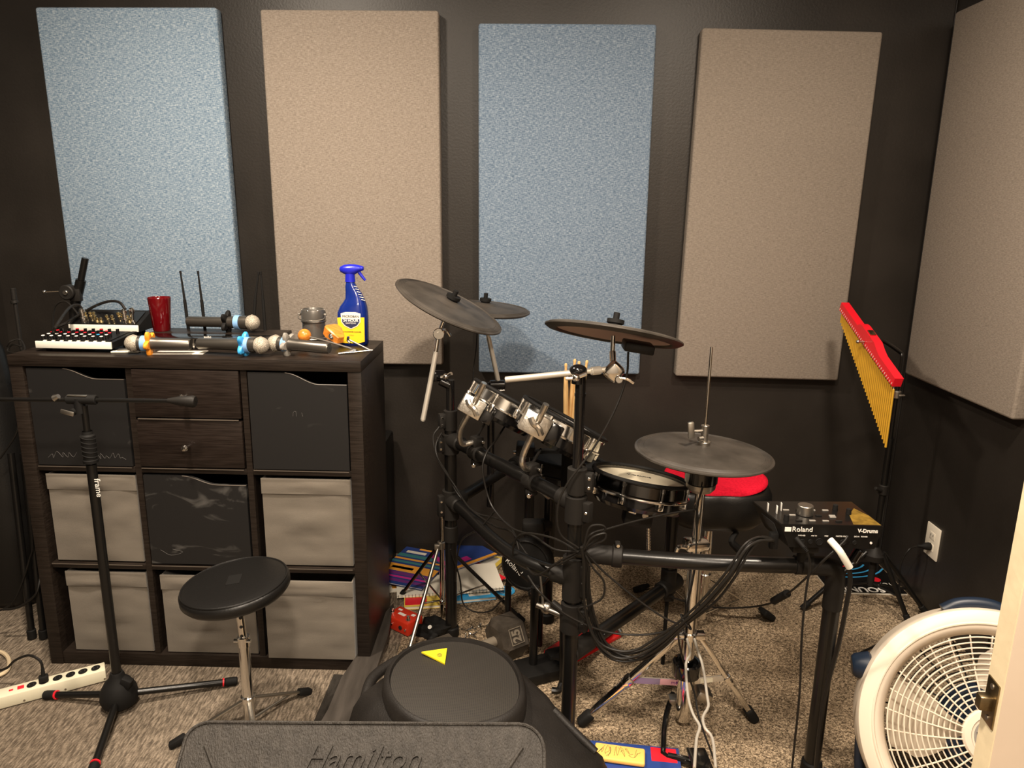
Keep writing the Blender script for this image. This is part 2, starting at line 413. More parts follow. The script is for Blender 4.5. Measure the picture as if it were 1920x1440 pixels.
b = MB(); b.box(((XL + XR) / 2, CY1 - .006, .487), (XR - XL - .078, .006, .89)); b.make('back', 'espresso', shelf)
for z in (.643, .3385):
    for (a, c) in cols:
        b = MB(); b.box(((a + c) / 2, CY0 - .0008, z - .001), (c - a - .01, .0015, .002)); b.make('worn_edge', 'edge', shelf)['label'] = 'pale worn front edge of a shelf board'
# two drawers in the upper middle cube
for k, (z0, z1) in enumerate(((.792, .933), (.645, .787))):
    a, c = cols[1]; b = MB(); b.box(((a + c) / 2, CY0 + .008, (z0 + z1) / 2), (c - a - .006, .016, z1 - z0 - .004), bev=.001)
    for xx in (a + .012, c - .012): b.box((xx, CY0 + .155, (z0 + z1) / 2 - .01), (.01, .28, z1 - z0 - .05))
    b.box(((a + c) / 2, CY0 + .155, z0 + .012), (c - a - .02, .28, .006))
    dr = b.make('drawer', 'espresso_v', shelf)
    q = PY(*((349, 742), (355, 836))[k], CY0)
    kb = MB(); kb.lathe([(.004, 0), (.004, .012), (.0085, .016), (.010, .024), (.007, .030), (0.001, .031)], (q.x, CY0, q.z), (-.15, -1, 0), 16); kb.make('knob', 'chrome', dr)['label'] = 'small silver knob'
if True:
    b = MB(); b.box((-.936, CY0 - .0015, .7895), (.285, .003, .0028)); b.make('trim_line', 'edge', shelf)

def chalk_box(label, ci, ri, m, cut, writing=None):
    a, c = cols[ci]; z0, z1 = rows[ri]; a += .004; c -= .004; z0 += .002; z1 -= .006
    t = thing('storage_box', label, 'storage box', ((a + c) / 2, CY0 + .15, z0), 'black chalkboard boxes in the cube shelf')
    W = c - a; H = z1 - z0; poly = [(0, 0), (W, 0), (W, H - cut)]
    s0, s1 = .72, .38
    for i in range(9):
        f_ = i / 8; xx = s0 + (s1 - s0) * f_; yy = H - cut * (1 - (3 * f_ * f_ - 2 * f_ ** 3)); poly.append((W * xx, yy))
    poly.append((0, H))
    b = MB(); b.prism(poly, (a, CY0 + .016, z0), (1, 0, 0), (0, 0, 1), .012); b.make('front', m, t)
    b = MB(); b.tube([V((a + W * .0 + 0, CY0 + .005, z1)) if 0 else V((a + p[0], CY0 + .0045, z0 + p[1])) for p in poly[2:-1]], .0013, 5, 1); b.make('lip', 'edge', t)
    b = MB()
    for xx in (a + .004, c - .004): b.box((xx, CY0 + .16, z0 + .12), (.008, .28, .23))
    b.box(((a + c) / 2, CY0 + .16, z0 + .005), (W - .018, .28, .008)); b.box(((a + c) / 2, CY0 + .302, z0 + .12), (W, .008, .23)); b.make('body', 'black', t)
    if writing:
        for st in writing: b = MB(); b.tube([V((a + W * p[0], CY0 + .0037, z0 + H * p[1])) for p in st], .0005, 4, 4); b.make('chalk_scribble', 'chalkink', t)
    return t
random.seed(3)
def scrib(x, y, w_, h_, n): return [[(x + w_ * i / n + random.uniform(-.02, .02), y + (h_ if i % 2 else 0) * random.uniform(.2, 1.1) + random.uniform(-.01, .01)) for i in range(n + 1)]]
chalk_box('black chalk-painted box at the upper left, behind the boom stand clutch', 0, 0, 'chalkA', .028, scrib(.12, .08, .30, .06, 9) + scrib(.60, .08, .32, .05, 12))
chalk_box('black chalkboard box at the upper right of the cube shelf', 2, 0, 'chalkC', .032, [[(.44, .56), (.445, .60), (.47, .61), (.475, .56)], [(.53, .60), (.54, .56)]])
chalk_box('chalk-smeared black box in the centre cube of the shelf', 1, 1, 'chalkB', .026, [[(.10, .16), (.2, .10), (.32, .14), (.22, .17)]])

def fabric_bin(label, ci, ri, dx=0, low=0, seed=0, out=0.0):
    a, c = cols[ci]; z0, z1 = rows[ri]; a += .010 + dx; c -= .006; z1 -= .012 + low; z0 += .002
    t = thing('fabric_bin', label, 'storage bin', ((a + c) / 2, CY0 + .15, z0), 'grey fabric bins in the cube shelf')
    W = c - a; H = z1 - z0; N = 22; yf = CY0 + .010 - out
    def grid(x0, x1, za, zb, y, amp, nx=N, nz=16, th=.006):
        g = []
        for j in range(nz + 1):
            for i in range(nx + 1):
                u_ = i / nx; v_ = j / nz; e = math.sin(PI * u_) ** .5 * math.sin(PI * v_) ** .5
                wr = noise.noise(V((u_ * 1.6, v_ * 7 + seed, seed * 3.7))) * amp + noise.noise(V((u_ * 5 + seed, v_ * 14, seed))) * amp * .35
                g.append(V((x0 + (x1 - x0) * u_, y - e * (.004 + wr), za + (zb - za) * v_)))
        fs = [(j * (nx + 1) + i, j * (nx + 1) + i + 1, (j + 1) * (nx + 1) + i + 1, (j + 1) * (nx + 1) + i) for j in range(nz) for i in range(nx)]
        k = len(g); bk = [p + V((0, th, 0)) for p in g]
        fb = [tuple(k + q for q in reversed(f)) for f in fs]
        ed = [j * (nx + 1) for j in range(nz + 1)]; 
        loop = list(range(nx + 1)) + [j * (nx + 1) + nx for j in range(1, nz + 1)] + [nz * (nx + 1) + i for i in range(nx - 1, -1, -1)] + [j * (nx + 1) for j in range(nz - 1, 0, -1)]
        side = [(loop[i], k + loop[i], k + loop[(i + 1) % len(loop)], loop[(i + 1) % len(loop)]) for i in range(len(loop))]
        return g + bk, fs + fb + side
    b = MB(); b.add(*grid(a, c, z0, z1, yf + .004, .009)); 
    for xx in (a + .002, c - .002): b.box((xx, CY0 + .165 - out / 2, z0 + H * .5), (.004, .29 + out, H))
    b.box(((a + c) / 2, CY0 + .31, z0 + H * .5), (W, .004, H)); b.box(((a + c) / 2, CY0 + .165, z0 + .002), (W, .29, .004))
    b.make('bin_body', 'bin', t, 60)
    b = MB(); b.add(*grid(a - .001, c + .001, z1 - .045, z1 + .002, yf, .006, nz=5, th=.004)); b.make('hem', 'bin', t, 60)
    return t
fabric_bin('grey fabric bin behind the boom stand pole, middle row left', 0, 1, .006, 0, 1.3)
fabric_bin('grey fabric bin at the right end of the middle row', 2, 1, .010, 0, 4.4)
fabric_bin('grey fabric bin in the lower left cube of the shelf', 0, 2, .024, 0, 7.7)
fabric_bin('grey fabric bin in the bottom centre cube, half hidden by the stool seat', 1, 2, .010, .006, 11.1)
fabric_bin('grey fabric bin in the bottom right cube, sticking out with a pale hem', 2, 2, .004, .006, 15.9, .02)

# invented case, added to stand in for a dark area behind the shelf
t = thing('added_case', 'added black case filling the dark area between shelf and back wall', 'case', (-.62, 2.55, 0))
b = MB(); b.box((-.66, 2.55, .27), (.33, .40, .54), bev=.012); b.make('case_body', 'black', t)
b = MB(); b.box((-.66, 2.345, .42), (.12, .006, .03), bev=.002); b.make('handle', 'rubber', t)

# ================================================================== THINGS ON THE SHELF
TOPZ = ZT
def mixer(label, pxl, pxr, pyf, zf, yf, depth, rise, kind):
    l = PY(pxl, pyf, yf); r = PY(pxr, pyf, yf); zb = l.z if zf is None else zf
    x0, x1 = l.x, r.x; W = x1 - x0
    t = thing('audio_mixer', label, 'mixer', ((x0 + x1) / 2, yf + depth / 2, TOPZ))
    zb = TOPZ + (.012 if kind == 0 else .004)
    z1 = zb + .018
    if kind: z1 = PY(200, 609, yf).z; zb = z1 - .020
    sk = .012 if kind else -.002
    prof = [(yf + .004, zb), (yf, z1), (yf + depth, z1 + rise), (yf + depth, zb)]
    b = MB()
    for xx in (x0, x1 - .012): b.prism([(p[0], p[1]) for p in prof], (xx, 0, 0), (0, 1, 0), (0, 0, 1), .012)
    b.prism([(p[0] + .002, p[1] - .001) for p in prof], (x0 + .012, 0, 0), (0, 1, 0), (0, 0, 1), W - .024); b.make('body', 'black', t)
    b = MB(); b.box(((x0 + x1) / 2, yf - .001, (zb + z1) / 2), (W * .97, .005, .020), bev=.001); b.make('front_strip', 'labelwhite', t)
    for xx in (x0 + .02, x1 - .02):
        for yy in (yf + .03, yf + depth - .03): b = MB(); b.cyl((xx, yy, TOPZ), (xx, yy, zb), .008, n=10); b.make('foot', 'rubber', t)
    dv = V((0, depth, rise)).normalized(); nn = V((0, -dv.z, dv.y))
    def on(u_, v_): return V((x0 + W * u_, yf, z1)) + dv * (v_ * depth) 
    b = MB()
    o = on(.5, .5); rot = Matrix((V((1, 0, 0)), dv, nn)).transposed(); b.box(o + nn * .0008, (W * .86, depth * .9, .0012), rot); b.make('control_panel', 'black' if kind == 0 else 'blackgloss', t)
    if kind == 0:
        for rI in range(5):
            for cI in range(8):
                if rI == 3 and cI > 6: continue
                p = on(.09 + .107 * cI + .012 * (rI % 2), .08 + .16 * rI)
                h = .014; k = MB(); k.cyl(p, p + nn * h, .0052, .0045, n=12)
                k.mi = 1; k.cyl(p + nn * h, p + nn * (h + .0012), .0046, n=12)
                cap = 'whiteink' if rI < 2 else ('cover_red' if rI in (2,) else ('black' if (cI + rI) % 3 else 'cover_red'))
                if (rI, cI) == (1, 6): cap = 'cover_sky'
                k.make('knob', ['blackgloss', cap], t)
        b = MB()
        for cI in range(8): b.box(on(.13 + .107 * cI, .02) + nn * .002, (.008, .006, .002), rot)
        b.make('channel_marks', 'labelwhite', t)
    else:
        for k in range(14):
            p = on(.10 + .058 * k + random.uniform(-.01, .01), random.choice((.15, .35, .55))); q = MB(); q.lathe([(.0055, 0), (.0055, .004), (.0035, .005), (.0035, .010), (.005, .012), (.004, .017), (.001, .018)], p, nn, 12); q.make('jack_plug', 'goldplain', t)
    return t, on, nn
random.seed(5)
mx1 = mixer('black mixer with rows of white-capped knobs at the shelf front edge', 66, 212, 650, None, 2.045, .135, .010, 0)
mx2 = mixer('black mixer with gold jack plugs behind the knobbed mixer', 128, 262, 616, None, 2.235, .085, .035, 1)
# XLR-like plugs with leads on the rear mixer
def lead(label, name, pts, r, m='cable', cat='cable', group=None):
    b = MB(); b.tube(pts, r, 8, 7); return tag(b.make(name, m), label, cat, group)
t = thing('patch_lead', 'grey audio lead arching into the left gold plug of the rear mixer', 'cable', PY(157, 598, 2.27))
b = MB(); p = PY(158, 606, 2.25)
b.lathe([(.007, 0), (.007, .012), (.009, .014), (.009, .02), (.006, .022), (.006, .032), (.009, .034), (.009, .042), (.004, .048)], p, (-.08, 0, 1), 14); b.make('plug', 'chrome', t)
b = MB(); b.tube([PY(154, 579, 2.25), PY(146, 572, 2.24), PY(130, 577, 2.2), PY(112, 600, 2.1), PY(100, 622, 2.06), PY(88, 655, 2.25), V((-1.44, 2.36, .9)), V((-1.46, 2.36, .5))], .0042, 8, 7); b.make('cord', 'cable', t)
t = thing('patch_lead', 'grey audio lead arching across to the right gold plug of the rear mixer', 'cable', PY(237, 598, 2.27))
b = MB(); p = PY(236, 608, 2.25)
b.lathe([(.007, 0), (.007, .012), (.009, .014), (.009, .02), (.006, .022), (.006, .032), (.009, .034), (.009, .042), (.004, .048)], p, (-.05, 0, 1), 14)
b.lathe([(.006, 0), (.006, .03), (.008, .034), (.008, .046), (.004, .05)], p + V((.014, .012, 0)), (.05, 0, 1), 14); b.make('plug', 'chrome', t)
b = MB(); b.tube([PY(235, 580, 2.25), PY(224, 567, 2.26), PY(205, 565, 2.27), PY(180, 573, 2.28), PY(150, 590, 2.28), PY(125, 605, 2.2), PY(106, 622, 2.2), V((-1.445, 2.345, .9)), V((-1.45, 2.36, .6))], .0042, 8, 7); b.make('cord', 'cable', t)
lead('thin dark cable looping behind the left side of the mixers', 'audio_cable', [PY(103, 655, 2.35), PY(98, 610, 2.35), PY(103, 575, 2.35), PY(120, 565, 2.35), PY(135, 575, 2.35), PY(150, 600, 2.35), PY(150, 640, 2.36)], .003)

# tilting clutch of a stand behind the mixers
t = thing('stand_clutch', 'black boom stand top with chrome T-lever behind the mixers', 'stand', (PY(140, 620, 2.38).x, 2.38, 0))
b = MB(); a = PY(138, 585, 2.38); c = PY(152, 525, 2.38); e = PY(160, 484, 2.38)
b.cyl(a, c, .0155, .0155, n=20); b.cyl(c, e, .0105, n=20, bev=.001); b.cyl(V((a.x - .01, 2.38, 0)), a, .014, n=16); b.make('tube', 'blackpaint', t)
b = MB(); q = PY(127, 548, 2.36); b.cyl(q + V((0, -.012, 0)), q + V((0, .02, 0)), .024, n=28, bev=.003); b.box(q + V((.018, .012, -.01)), (.035, .02, .04), bev=.003); b.make('clutch', 'clampblack', t)
b = MB(); b.cyl(q + V((0, -.016, 0)), q + V((0, -.010, 0)), .008, n=16, bev=.001)
b.cyl(q + V((-.02, 0, .004)), PY(85, 547, 2.35), .0022, n=8); b.sph(PY(83, 547, 2.35), .0058); b.make('lever', 'chrome', t)

# red tumbler
ZBOX = PY(400, 627, 2.21).z
b = MB(); p = PY(304, 621, 2.262)
b.lathe([(.001, 0), (.024, 0), (.0255, .004), (.033, .095), (.0335, .102), (.0325, .1035), (.0315, .1015), (.024, .006), (.001, .005)], V((p.x, p.y, ZBOX + .0005)), (0, 0, 1), 40); tag(b.make('tumbler', 'redglass'), 'dark red plastic tumbler between the mixers and the antennas', 'cup')

# wireless receivers with antennas
t = thing('wireless_receiver', 'long black equipment box carrying the dark-ringed microphone', 'receiver', (-.95, 2.27, TOPZ))
xr = PY(527, 640, 2.21).x; xl = PY(276, 625, 2.21).x
zt = PY(400, 627, 2.21).z
b = MB(); b.box(((xl + xr) / 2, 2.262, (TOPZ + zt) / 2 + .0005), (xr - xl, .115, zt - TOPZ - .001), bev=.002); b.make('case', 'espresso', t)
for (p0, p1) in (((352, 601), (338, 508)), ((383, 601), (371, 508)), ((474, 598), (485, 510)), ((496, 598), (489, 509))):
    yy = 2.30
    b = MB(); a = PY(*p0, yy); c = PY(*p1, yy); mid = a.lerp(c, .42); a = V((a.x, yy, zt - .001)); b.cyl(a, mid, .0048, n=12); b.cyl(mid, mid.lerp(c, .9), .0038, .0025, n=12); b.cyl(mid.lerp(c, .9), c, .0034, n=12); b.make('antenna', 'rubber', t)
t = thing('wireless_receiver', 'flat black receiver with silver lettering behind the blue-ringed microphone', 'receiver', (-.9, 2.12, TOPZ))
xl2 = PY(262, 640, 2.12).x; xr2 = PY(500, 640, 2.12).x; zt2 = PY(380, 634, 2.12).z
b = MB(); b.box(((xl2 + xr2) / 2, 2.157, (TOPZ + zt2) / 2), (xr2 - xl2, .075, zt2 - TOPZ), bev=.003); b.make('case', 'blackgloss', t)
b = MB(); b.box(((xl2 + xr2) / 2, 2.119, zt2 - .003), (xr2 - xl2 - .01, .003, .002)); b.box((PY(363, 645, 2.118).x, 2.118, (TOPZ + zt2) / 2), (.005, .002, zt2 - TOPZ - .004)); b.make('trim', 'chrome', t)
text('audio', PY(389, 632, 2.118) + V((0, 0, 0)), (1, 0, 0), (0, 0, 1), .010, 'whiteink', t)

def microphone(label, tip, tail, yt, yl, ring, zc=None, ringmat='black', rt=.36, groupn='handheld microphones on the shelf'):
    """ball at tip pixel, tail pixel"""
    R = .0235
    z = TOPZ + R + .001 if zc is None else zc
    a = PZ(*tip, z); c = PZ(*tail, z - .003) if yt is None else PY(*tail, yl)
    if yt is not None: a = PY(*tip, yt); a.z = z; c.z = z - .003
    d = (a - c).normalized(); L_ = (a - c).length
    t = thing('microphone', label, 'microphone', V((a.x, a.y, z - R)), groupn)
    b = MB(); b.lathe([(.001, 0), (.014, 0), (.016, .004), (.0165, L_ * .55), (.0185, L_ * .7), (.021, L_ - .028), (.021, L_ - .016)], c, d, 28); b.make('handle', 'mic', t)
    b = MB(); b.sph(a - d * .002, R, (1, 1, 1), n=28, m=18); b.torus(a - d * .002, d, R + .0002, .0014, 36, 6); b.make('grille', 'micgrille', t)
    b = MB(); p = c + d * (L_ * .74); b.lathe([(.0205, 0), (.0222, 0), (.0222, .016), (.0205, .016)], p, d, 28); b.make('tape', 'bluetape', t)
    # six-lobed anti-roll ring
    p = c + d * (L_ * (1 - rt)); u, v, w_ = basis(d); n = 72; rings = []
    for (zz, kk) in ((0, .75), (.003, 1), (.009, 1), (.012, .75)):
        rings.append([p + w_ * zz + (u * math.cos(2 * PI * i / n) + v * math.sin(2 * PI * i / n)) * (.0195 + .0185 * kk * max(0, (.5 + .5 * math.cos(5 * 2 * PI * i / n + .5))) ** .8) for i in range(n)])
    zmin = min(q.z for r in rings for q in r)
    b = MB(); b.loft(rings); b.make('anti_roll_ring', ringmat, t)['label'] = ring + ' lobed rubber ring'
    return t
microphone('handheld microphone with a dark ring lying on top of the equipment box', (474, 607), (352, 602), 2.25, 2.27, 'dark', zt + .032, 'rubber', .42)
microphone('handheld microphone with an orange ring, its grille next to the mixer', (248, 636), (358, 650), 2.03, 2.045, 'orange', TOPZ + .032, 'orange', .33)
microphone('handheld microphone with a bright blue ring in the middle of the shelf top', (490, 645), (372, 649), 2.035, 2.06, 'bright blue', TOPZ + .032, 'cyan', .30)
microphone('handheld microphone with a grey ring pointing its tail to the shelf corner', (515, 637), (618, 665), 2.07, 1.995 + .03, 'grey', TOPZ + .032, 'greyrubber', .28)

# cards and paper
b = MB(); c = PZ(236, 659, TOPZ + .003); b.box(c, (.075, .02, .004), Matrix.Rotation(.12, 3, 'Z'), bev=.001); b.mi = 1; b.box(c + V((0, .01, .004)), (.05, .02, .004), Matrix.Rotation(.3, 3, 'Z'), bev=.001)
tag(b.make('card', ['labelwhite', 'steel']), 'small white cards between the front mixer and the orange-ringed microphone', 'card')
b = MB(); c = PZ(335, 661, TOPZ + .001); b.box(c, (.15, .05, .0012), Matrix.Rotation(.1, 3, 'Z')); tag(b.make('paper_sheet', 'paper'), 'cream paper sheet under the microphones at the shelf front edge', 'paper')

# lantern
p = PY(590, 640, 2.24); t = thing('lantern', 'grey collapsible camping lantern beside the spray bottle', 'lantern', (p.x, 2.24, TOPZ))
k = 1.0; o = V((p.x, 2.24, TOPZ))
b = MB(); b.lathe([(.001, 0), (.036, 0), (.038, .003), (.038, .012), (.035, .013), (.035, .017), (.038, .018), (.038, .022), (.035, .024), (.034, .068), (.037, .070), (.037, .074), (.034, .076), (.036, .078), (.037, .098), (.034, .108), (.030, .110), (.028, .104), (.001, .104)], o, (0, 0, 1), 36); b.make('body', 'lantern', t)
for (zq, rq) in ((.0735, .0375), (.020, .0385), (.012, .0385)): b = MB(); b.torus(o + V((0, 0, zq)), (0, 0, 1), rq, .0014, 36, 6); b.make('band', 'steel', t)
b = MB()
for sx in (-1, 1): b.cyl(o + V((sx * .036, -.012, .094)), o + V((sx * .043, -.012, .094)), .004, n=10)
b.tube([o + V((-.041, -.012, .094)), o + V((-.036, -.03, .082)), o + V((0, -.04, .078)), o + V((.036, -.03, .082)), o + V((.041, -.012, .094))], .0014, 6, 5)
for i in range(7): q = 2 * PI * i / 7; b.sph(o + V((math.cos(q) * .033, math.sin(q) * .033, .106)), .0035, n=8, m=6)
b.make('bail_handle', 'steel', t)

# spray bottle
p = PZ(664, 637, TOPZ); bo = V((PY(663, 620, 2.25).x, 2.25, TOPZ)); t = thing('spray_bottle', 'blue spray bottle with a yellow cleaner label', 'bottle', bo)
def sect(z, xl_, xr_, dy): # superellipse ring
    n = 32; cx = (xl_ + xr_) / 2; rx = (xr_ - xl_) / 2; out = []
    for i in range(n):
        a = 2 * PI * i / n; ca, sa = math.cos(a), math.sin(a); out.append(bo + V((cx + rx * math.copysign(abs(ca) ** .75, ca), dy * math.copysign(abs(sa) ** .75, sa), z)))
    return out
b = MB(); b.loft([sect(*q) for q in ((0, -.040, .041, .026), (.004, -.044, .045, .029), (.02, -.0455, .0455, .030), (.08, -.0475, .0465, .030), (.100, -.046, .046, .030), (.118, -.038, .044, .028), (.132, -.027, .040, .025), (.142, -.021, .036, .021), (.160, -.020, .028, .018), (.178, -.020, .014, .016), (.190, -.018, .009, .014), (.196, -.016, .007, .012))]); b.make('bottle_body', 'bottleblue', t, 50)
b = MB()
for i in range(6): b.tube([bo + V((.012 + .0042 * i - .002, -.0205 + .0002 * i, .181 - .008 * i)), bo + V((.022 + .0045 * i - .003, -.016, .178 - .008 * i))], .0012, 6, 1)
b.make('grip_ribs', 'labelwhite', t)['label'] = 'row of pale moulded grip ribs'
b = MB(); b.cyl(bo + V((-.005, 0, .192)), bo + V((-.005, 0, .216)), .0155, .014, n=24)
def tsect(x, z0, z1, dy):
    n = 20; return [bo + V((x, dy * math.cos(2 * PI * i / n), (z0 + z1) / 2 + (z1 - z0) / 2 * math.sin(2 * PI * i / n))) for i in range(n)]
b.loft([tsect(*q) for q in ((-.036, .226, .233, .004), (-.033, .221, .238, .010), (-.022, .215, .243, .014), (-.005, .209, .2455, .015), (.010, .214, .245, .014), (.022, .222, .243, .012), (.034, .226, .240, .010), (.037, .228, .238, .007))])
b.make('spray_head', 'triggerblue', t, 50)
b = MB(); b.tube([bo + V((.020, 0, .226)), bo + V((.027, 0, .215)), bo + V((.036, 0, .203)), bo + V((.041, 0, .197))], (.0055, .0035), 10, 4); b.make('trigger', 'triggerblue', t)
fy = bo.y - .0312
lab = MB(); lab.prism([(-.038, .012), (-.02, .009), (.02, .009), (.040, .014), (.041, .088), (.030, .088), (-.028, .088), (-.041, .086)], bo + V((0, -.0300, 0)), (1, 0, 0), (0, 0, 1), .0016); lo = lab.make('label', 'labelyellow', t)
lab = MB(); lab.prism([(-.030, .100), (-.015, .104), (.015, .104), (.030, .100), (.029, .074), (.020, .062), (0, .052), (-.020, .062), (-.029, .074)], bo + V((0, -.0318, 0)), (1, 0, 0), (0, 0, 1), .0008); lab.make('shield', 'labelwhite', lo)
lab = MB(); lab.prism([(-.026, .083), (.026, .083), (.026, .074), (.018, .064), (0, .055), (-.018, .064), (-.026, .074)], bo + V((0, -.0327, 0)), (1, 0, 0), (0, 0, 1), .0006); lab.make('shield_panel', 'labelnavy', lo)
X1 = (1, 0, 0); Z1 = (0, 0, 1)
text('MICROBAN', bo + V((0, -.0335, .091)), X1, Z1, .0098, 'ink', lo, ext=.0002)
text('24 HOUR', bo + V((0, -.0341, .0785)), X1, Z1, .0110, 'whiteink', lo, ext=.0002, rel=.0003)
text('SANITIZING', bo + V((0, -.0341, .0705)), X1, Z1, .0058, 'whiteink', lo, ext=.0002)
text('MULTI-PURPOSE CLEANER', bo + V((0, -.0325, .044)), X1, Z1, .0052, 'ink', lo, ext=.0002)
text('CITRUS', bo + V((0, -.0325, .034)), X1, Z1, .0045, 'cover_orange', lo, ext=.0002)

# vibraslap
t = thing('vibraslap', 'orange wooden vibraslap with ball and bent steel rod at the shelf corner', 'percussion instrument', PZ(600, 640, TOPZ))
ball = PY(571, 630, 2.16); ball.z = PY(571, 629, 2.16).z
b = MB(); b.sph(ball, .0195, n=28, m=18); b.make('ball', 'orangewood', t)
z = TOPZ + .003; e1 = PZ(693, 657, z + .002); e2 = PZ(637, 662, z); e3 = PZ(666, 656, z + .004)
b = MB(); b.tube([ball, ball.lerp(e3, .5) + V((0, 0, .002)), e3, e3 + (e2 - e3) * .15, e2 + V((.004, .0, 0)), e2 + V((.004, -.003, 0)), e1, e1 + V((-.004, .004, .002)), PY(652, 636, 2.14)], .0028, 8, 3); b.make('rod', 'steel', t)
c0 = PY(622, 612, 2.17); c1 = PY(648, 640, 2.12); d = (c1 - c0); 
u = d.normalized(); n2 = V((.55, -.55, .62)); n2 = (n2 - u * n2.dot(u)).normalized(); s_ = u.cross(n2)
b = MB(); L_ = .052
def rect(o, w1, w2): 
    out = []; 
    for (p, q) in ((-1, -.8), (-.8, -1), (.8, -1), (1, -.8), (1, .8), (.8, 1), (-.8, 1), (-1, .8)): out.append(o + s_ * (p * w1) + n2 * (q * w2))
    return out
st = PY(624, 622, 2.17)
b.loft([rect(st - u * .020, .016, .013), rect(st - u * .013, .023, .016), rect(st + u * .004, .024, .017), rect(st + u * .040, .014, .013), rect(st + u * .046, .010, .010)]); blk = b.make('sound_box', 'orangewood', t)
cf = V((0, -1, .1)); b = MB(); cc = PY(622, 630, 2.143); b.cyl(cc, cc + V((0, -.004, .0006)), .0085, n=24); b.make('badge', 'ink', blk)
text('S', cc + V((0, -.0045, .0004)), X1, Z1, .014, 'whiteink', blk, ext=.0004)
b = MB(); q = PY(652, 639, 2.12); b.cyl(q, q + V((.003, -.003, .012)), .004, n=10); b.cyl(q, q + u * .015, .003, n=8); b.make('screw', 'chrome', t)

# ================================================================== BOOM MICROPHONE STAND
t = thing('boom_stand', 'black boom microphone stand on a round hub in front of the shelf', 'microphone stand', (-1.12, 1.8, 0))
B0 = V((PY(222, 1290, 1.80).x, 1.80, 0)); 
b = MB(); b.lathe([(.028, .015), (.045, .018), (.050, .035), (.046, .06), (.034, .082), (.022, .094), (.019, .105), (.016, .112), (.001, .112)], B0, (0, 0, 1), 32); b.box(B0 + V((.03, -.01, .085)), (.03, .022, .03), Matrix.Rotation(.4, 3, 'Y'), bev=.004); b.make('hub', 'rubber', t)
top = V((B0.x, 1.80, PY(152, 760, 1.80).z)); 
b = MB(); b.cyl(B0 + V((0, 0, .10)), V((B0.x, 1.8, .72)), .0125, n=20); b.cyl(V((B0.x, 1.8, .70)), top, .008, n=16); b.make('pole', 'blackpaint', t)
b = MB(); n = 40
zc0 = PY(160, 868, 1.8).z; zc1 = PY(155, 808, 1.8).z
b.lathe([(.013, 0), (.018, .002), (.0185, .010), (.016, .012), (.016, .02), (.0175, .04), (.0172, zc1 - zc0 - .012), (.013, zc1 - zc0 - .008), (.012, zc1 - zc0)], V((B0.x, 1.8, zc0)), Z1, 28)
for i in range(5): b.torus(V((B0.x, 1.8, zc0 + .022 + .012 * i)), (.25, 0, 1), .0172, .0018, 24, 6)
b.make('grip_clutch', 'rubber', t)
tips = [PZ(88, 1303, .012), PZ(440, 1277, .012), PZ(172, 1450, .012)]
for tp in tips:
    s0 = B0 + V((0, 0, .042)); d = (tp - s0).normalized(); b = MB(); b.cyl(s0 + d * .03, tp, .0095, n=16); lg = b.make('leg', 'blackpaint', t)
    b = MB(); b.cyl(tp - d * .028, tp + d * .008, .0125, n=16, bev=.003); b.make('rubber_foot', 'rubber', lg)
    b = MB(); b.cyl(tp - d * .033, tp - d * .029, .0125, n=16); b.make('foot_ring', 'cover_red', lg)['label'] = 'thin red band'
bl = PY(-60, 748, 1.80); br = PY(345, 752, 1.80); 
b = MB(); b.cyl(bl, br, .0055, n=12); b.make('boom_arm', 'steel' if 0 else 'blackpaint', t)
b = MB(); w0 = PY(315, 751, 1.8); w1 = PY(368, 753, 1.8); b.lathe([(.006, 0), (.012, .03), (.0155, .064), (.013, .070), (.001, .071)], w0, w1 - w0, 24)
for i in range(5): b.torus(w0 + (w1 - w0) * (.2 + .14 * i), (1, .3, .3), .0075 + .0009 * i, .0011, 20, 5)
b.make('counterweight', 'clampblack', t)
b = MB(); c = PY(148, 749, 1.8); b.cyl(c + V((-.03, 0, 0)), c + V((.045, 0, 0)), .0125, n=20, bev=.002); b.cyl(c + V((0, 0, -.035)), c + V((0, 0, .004)), .013, n=18); b.cyl(c + V((-.012, -.02, -.03)), c + V((-.012, .02, -.03)), .009, n=14)
b.make('boom_clamp', 'rubber', t)
b = MB(); b.cyl(c + V((-.062, 0, .002)), c + V((-.050, -.002, .008)), .009, .006, n=14); b.box(c + V((-.018, -.026, -.028)), (.034, .004, .012), Matrix.Rotation(.25, 3, 'Y'), bev=.002); b.box(c + V((0, -.006, .0115)), (.05, .008, .003), bev=.001); b.make('lock_knob', 'steel', t)
text('frame', PY(184, 915, 1.785) , (0.03, 0, -1), (1, 0, 0.0), .022, 'whiteink', t)

# ================================================================== DRUM STOOL
sc = V((-.715, 1.72, 0)); t = thing('drum_stool', 'round black vinyl stool with chrome tripod in front of the shelf', 'stool', sc)
q = PY(443, 1095, 1.72); sz = q.z; nn = V((-.10, -.02, 1)).normalized(); so = V((sc.x, sc.y, sz - .03)); so.x = q.x
b = MB(); b.lathe([(.001, 0), (.115, 0), (.128, .004), (.136, .014), (.136, .030), (.131, .036), (.128, .0375)], so, nn, 56); b.mi = 0; b.lathe([(.128, .0375), (.124, .0385), (.10, .041), (.04, .043), (.001, .0435)], so, nn, 56); st = b.make('seat', 'vinyl', t, 60)
b = MB(); b.torus(so + nn * .037, nn, .130, .0028, 56, 8); b.make('piping', 'vinyl', st)
b = MB(); u, v, w_ = basis(nn); rot = Matrix((u, v, w_)).transposed() @ Matrix.Rotation(.2, 3, 'Z'); b.box(so + nn * .0435, (.05, .034, .0012), rot); b.make('patch', 'rubber', st)
b = MB(); b.cyl(so - nn * .02, so, .03, n=24); b.cyl(V((sc.x, sc.y, .25)), so - nn * .01, .0105, n=20); b.make('inner_tube', 'chrome', t)
b = MB()
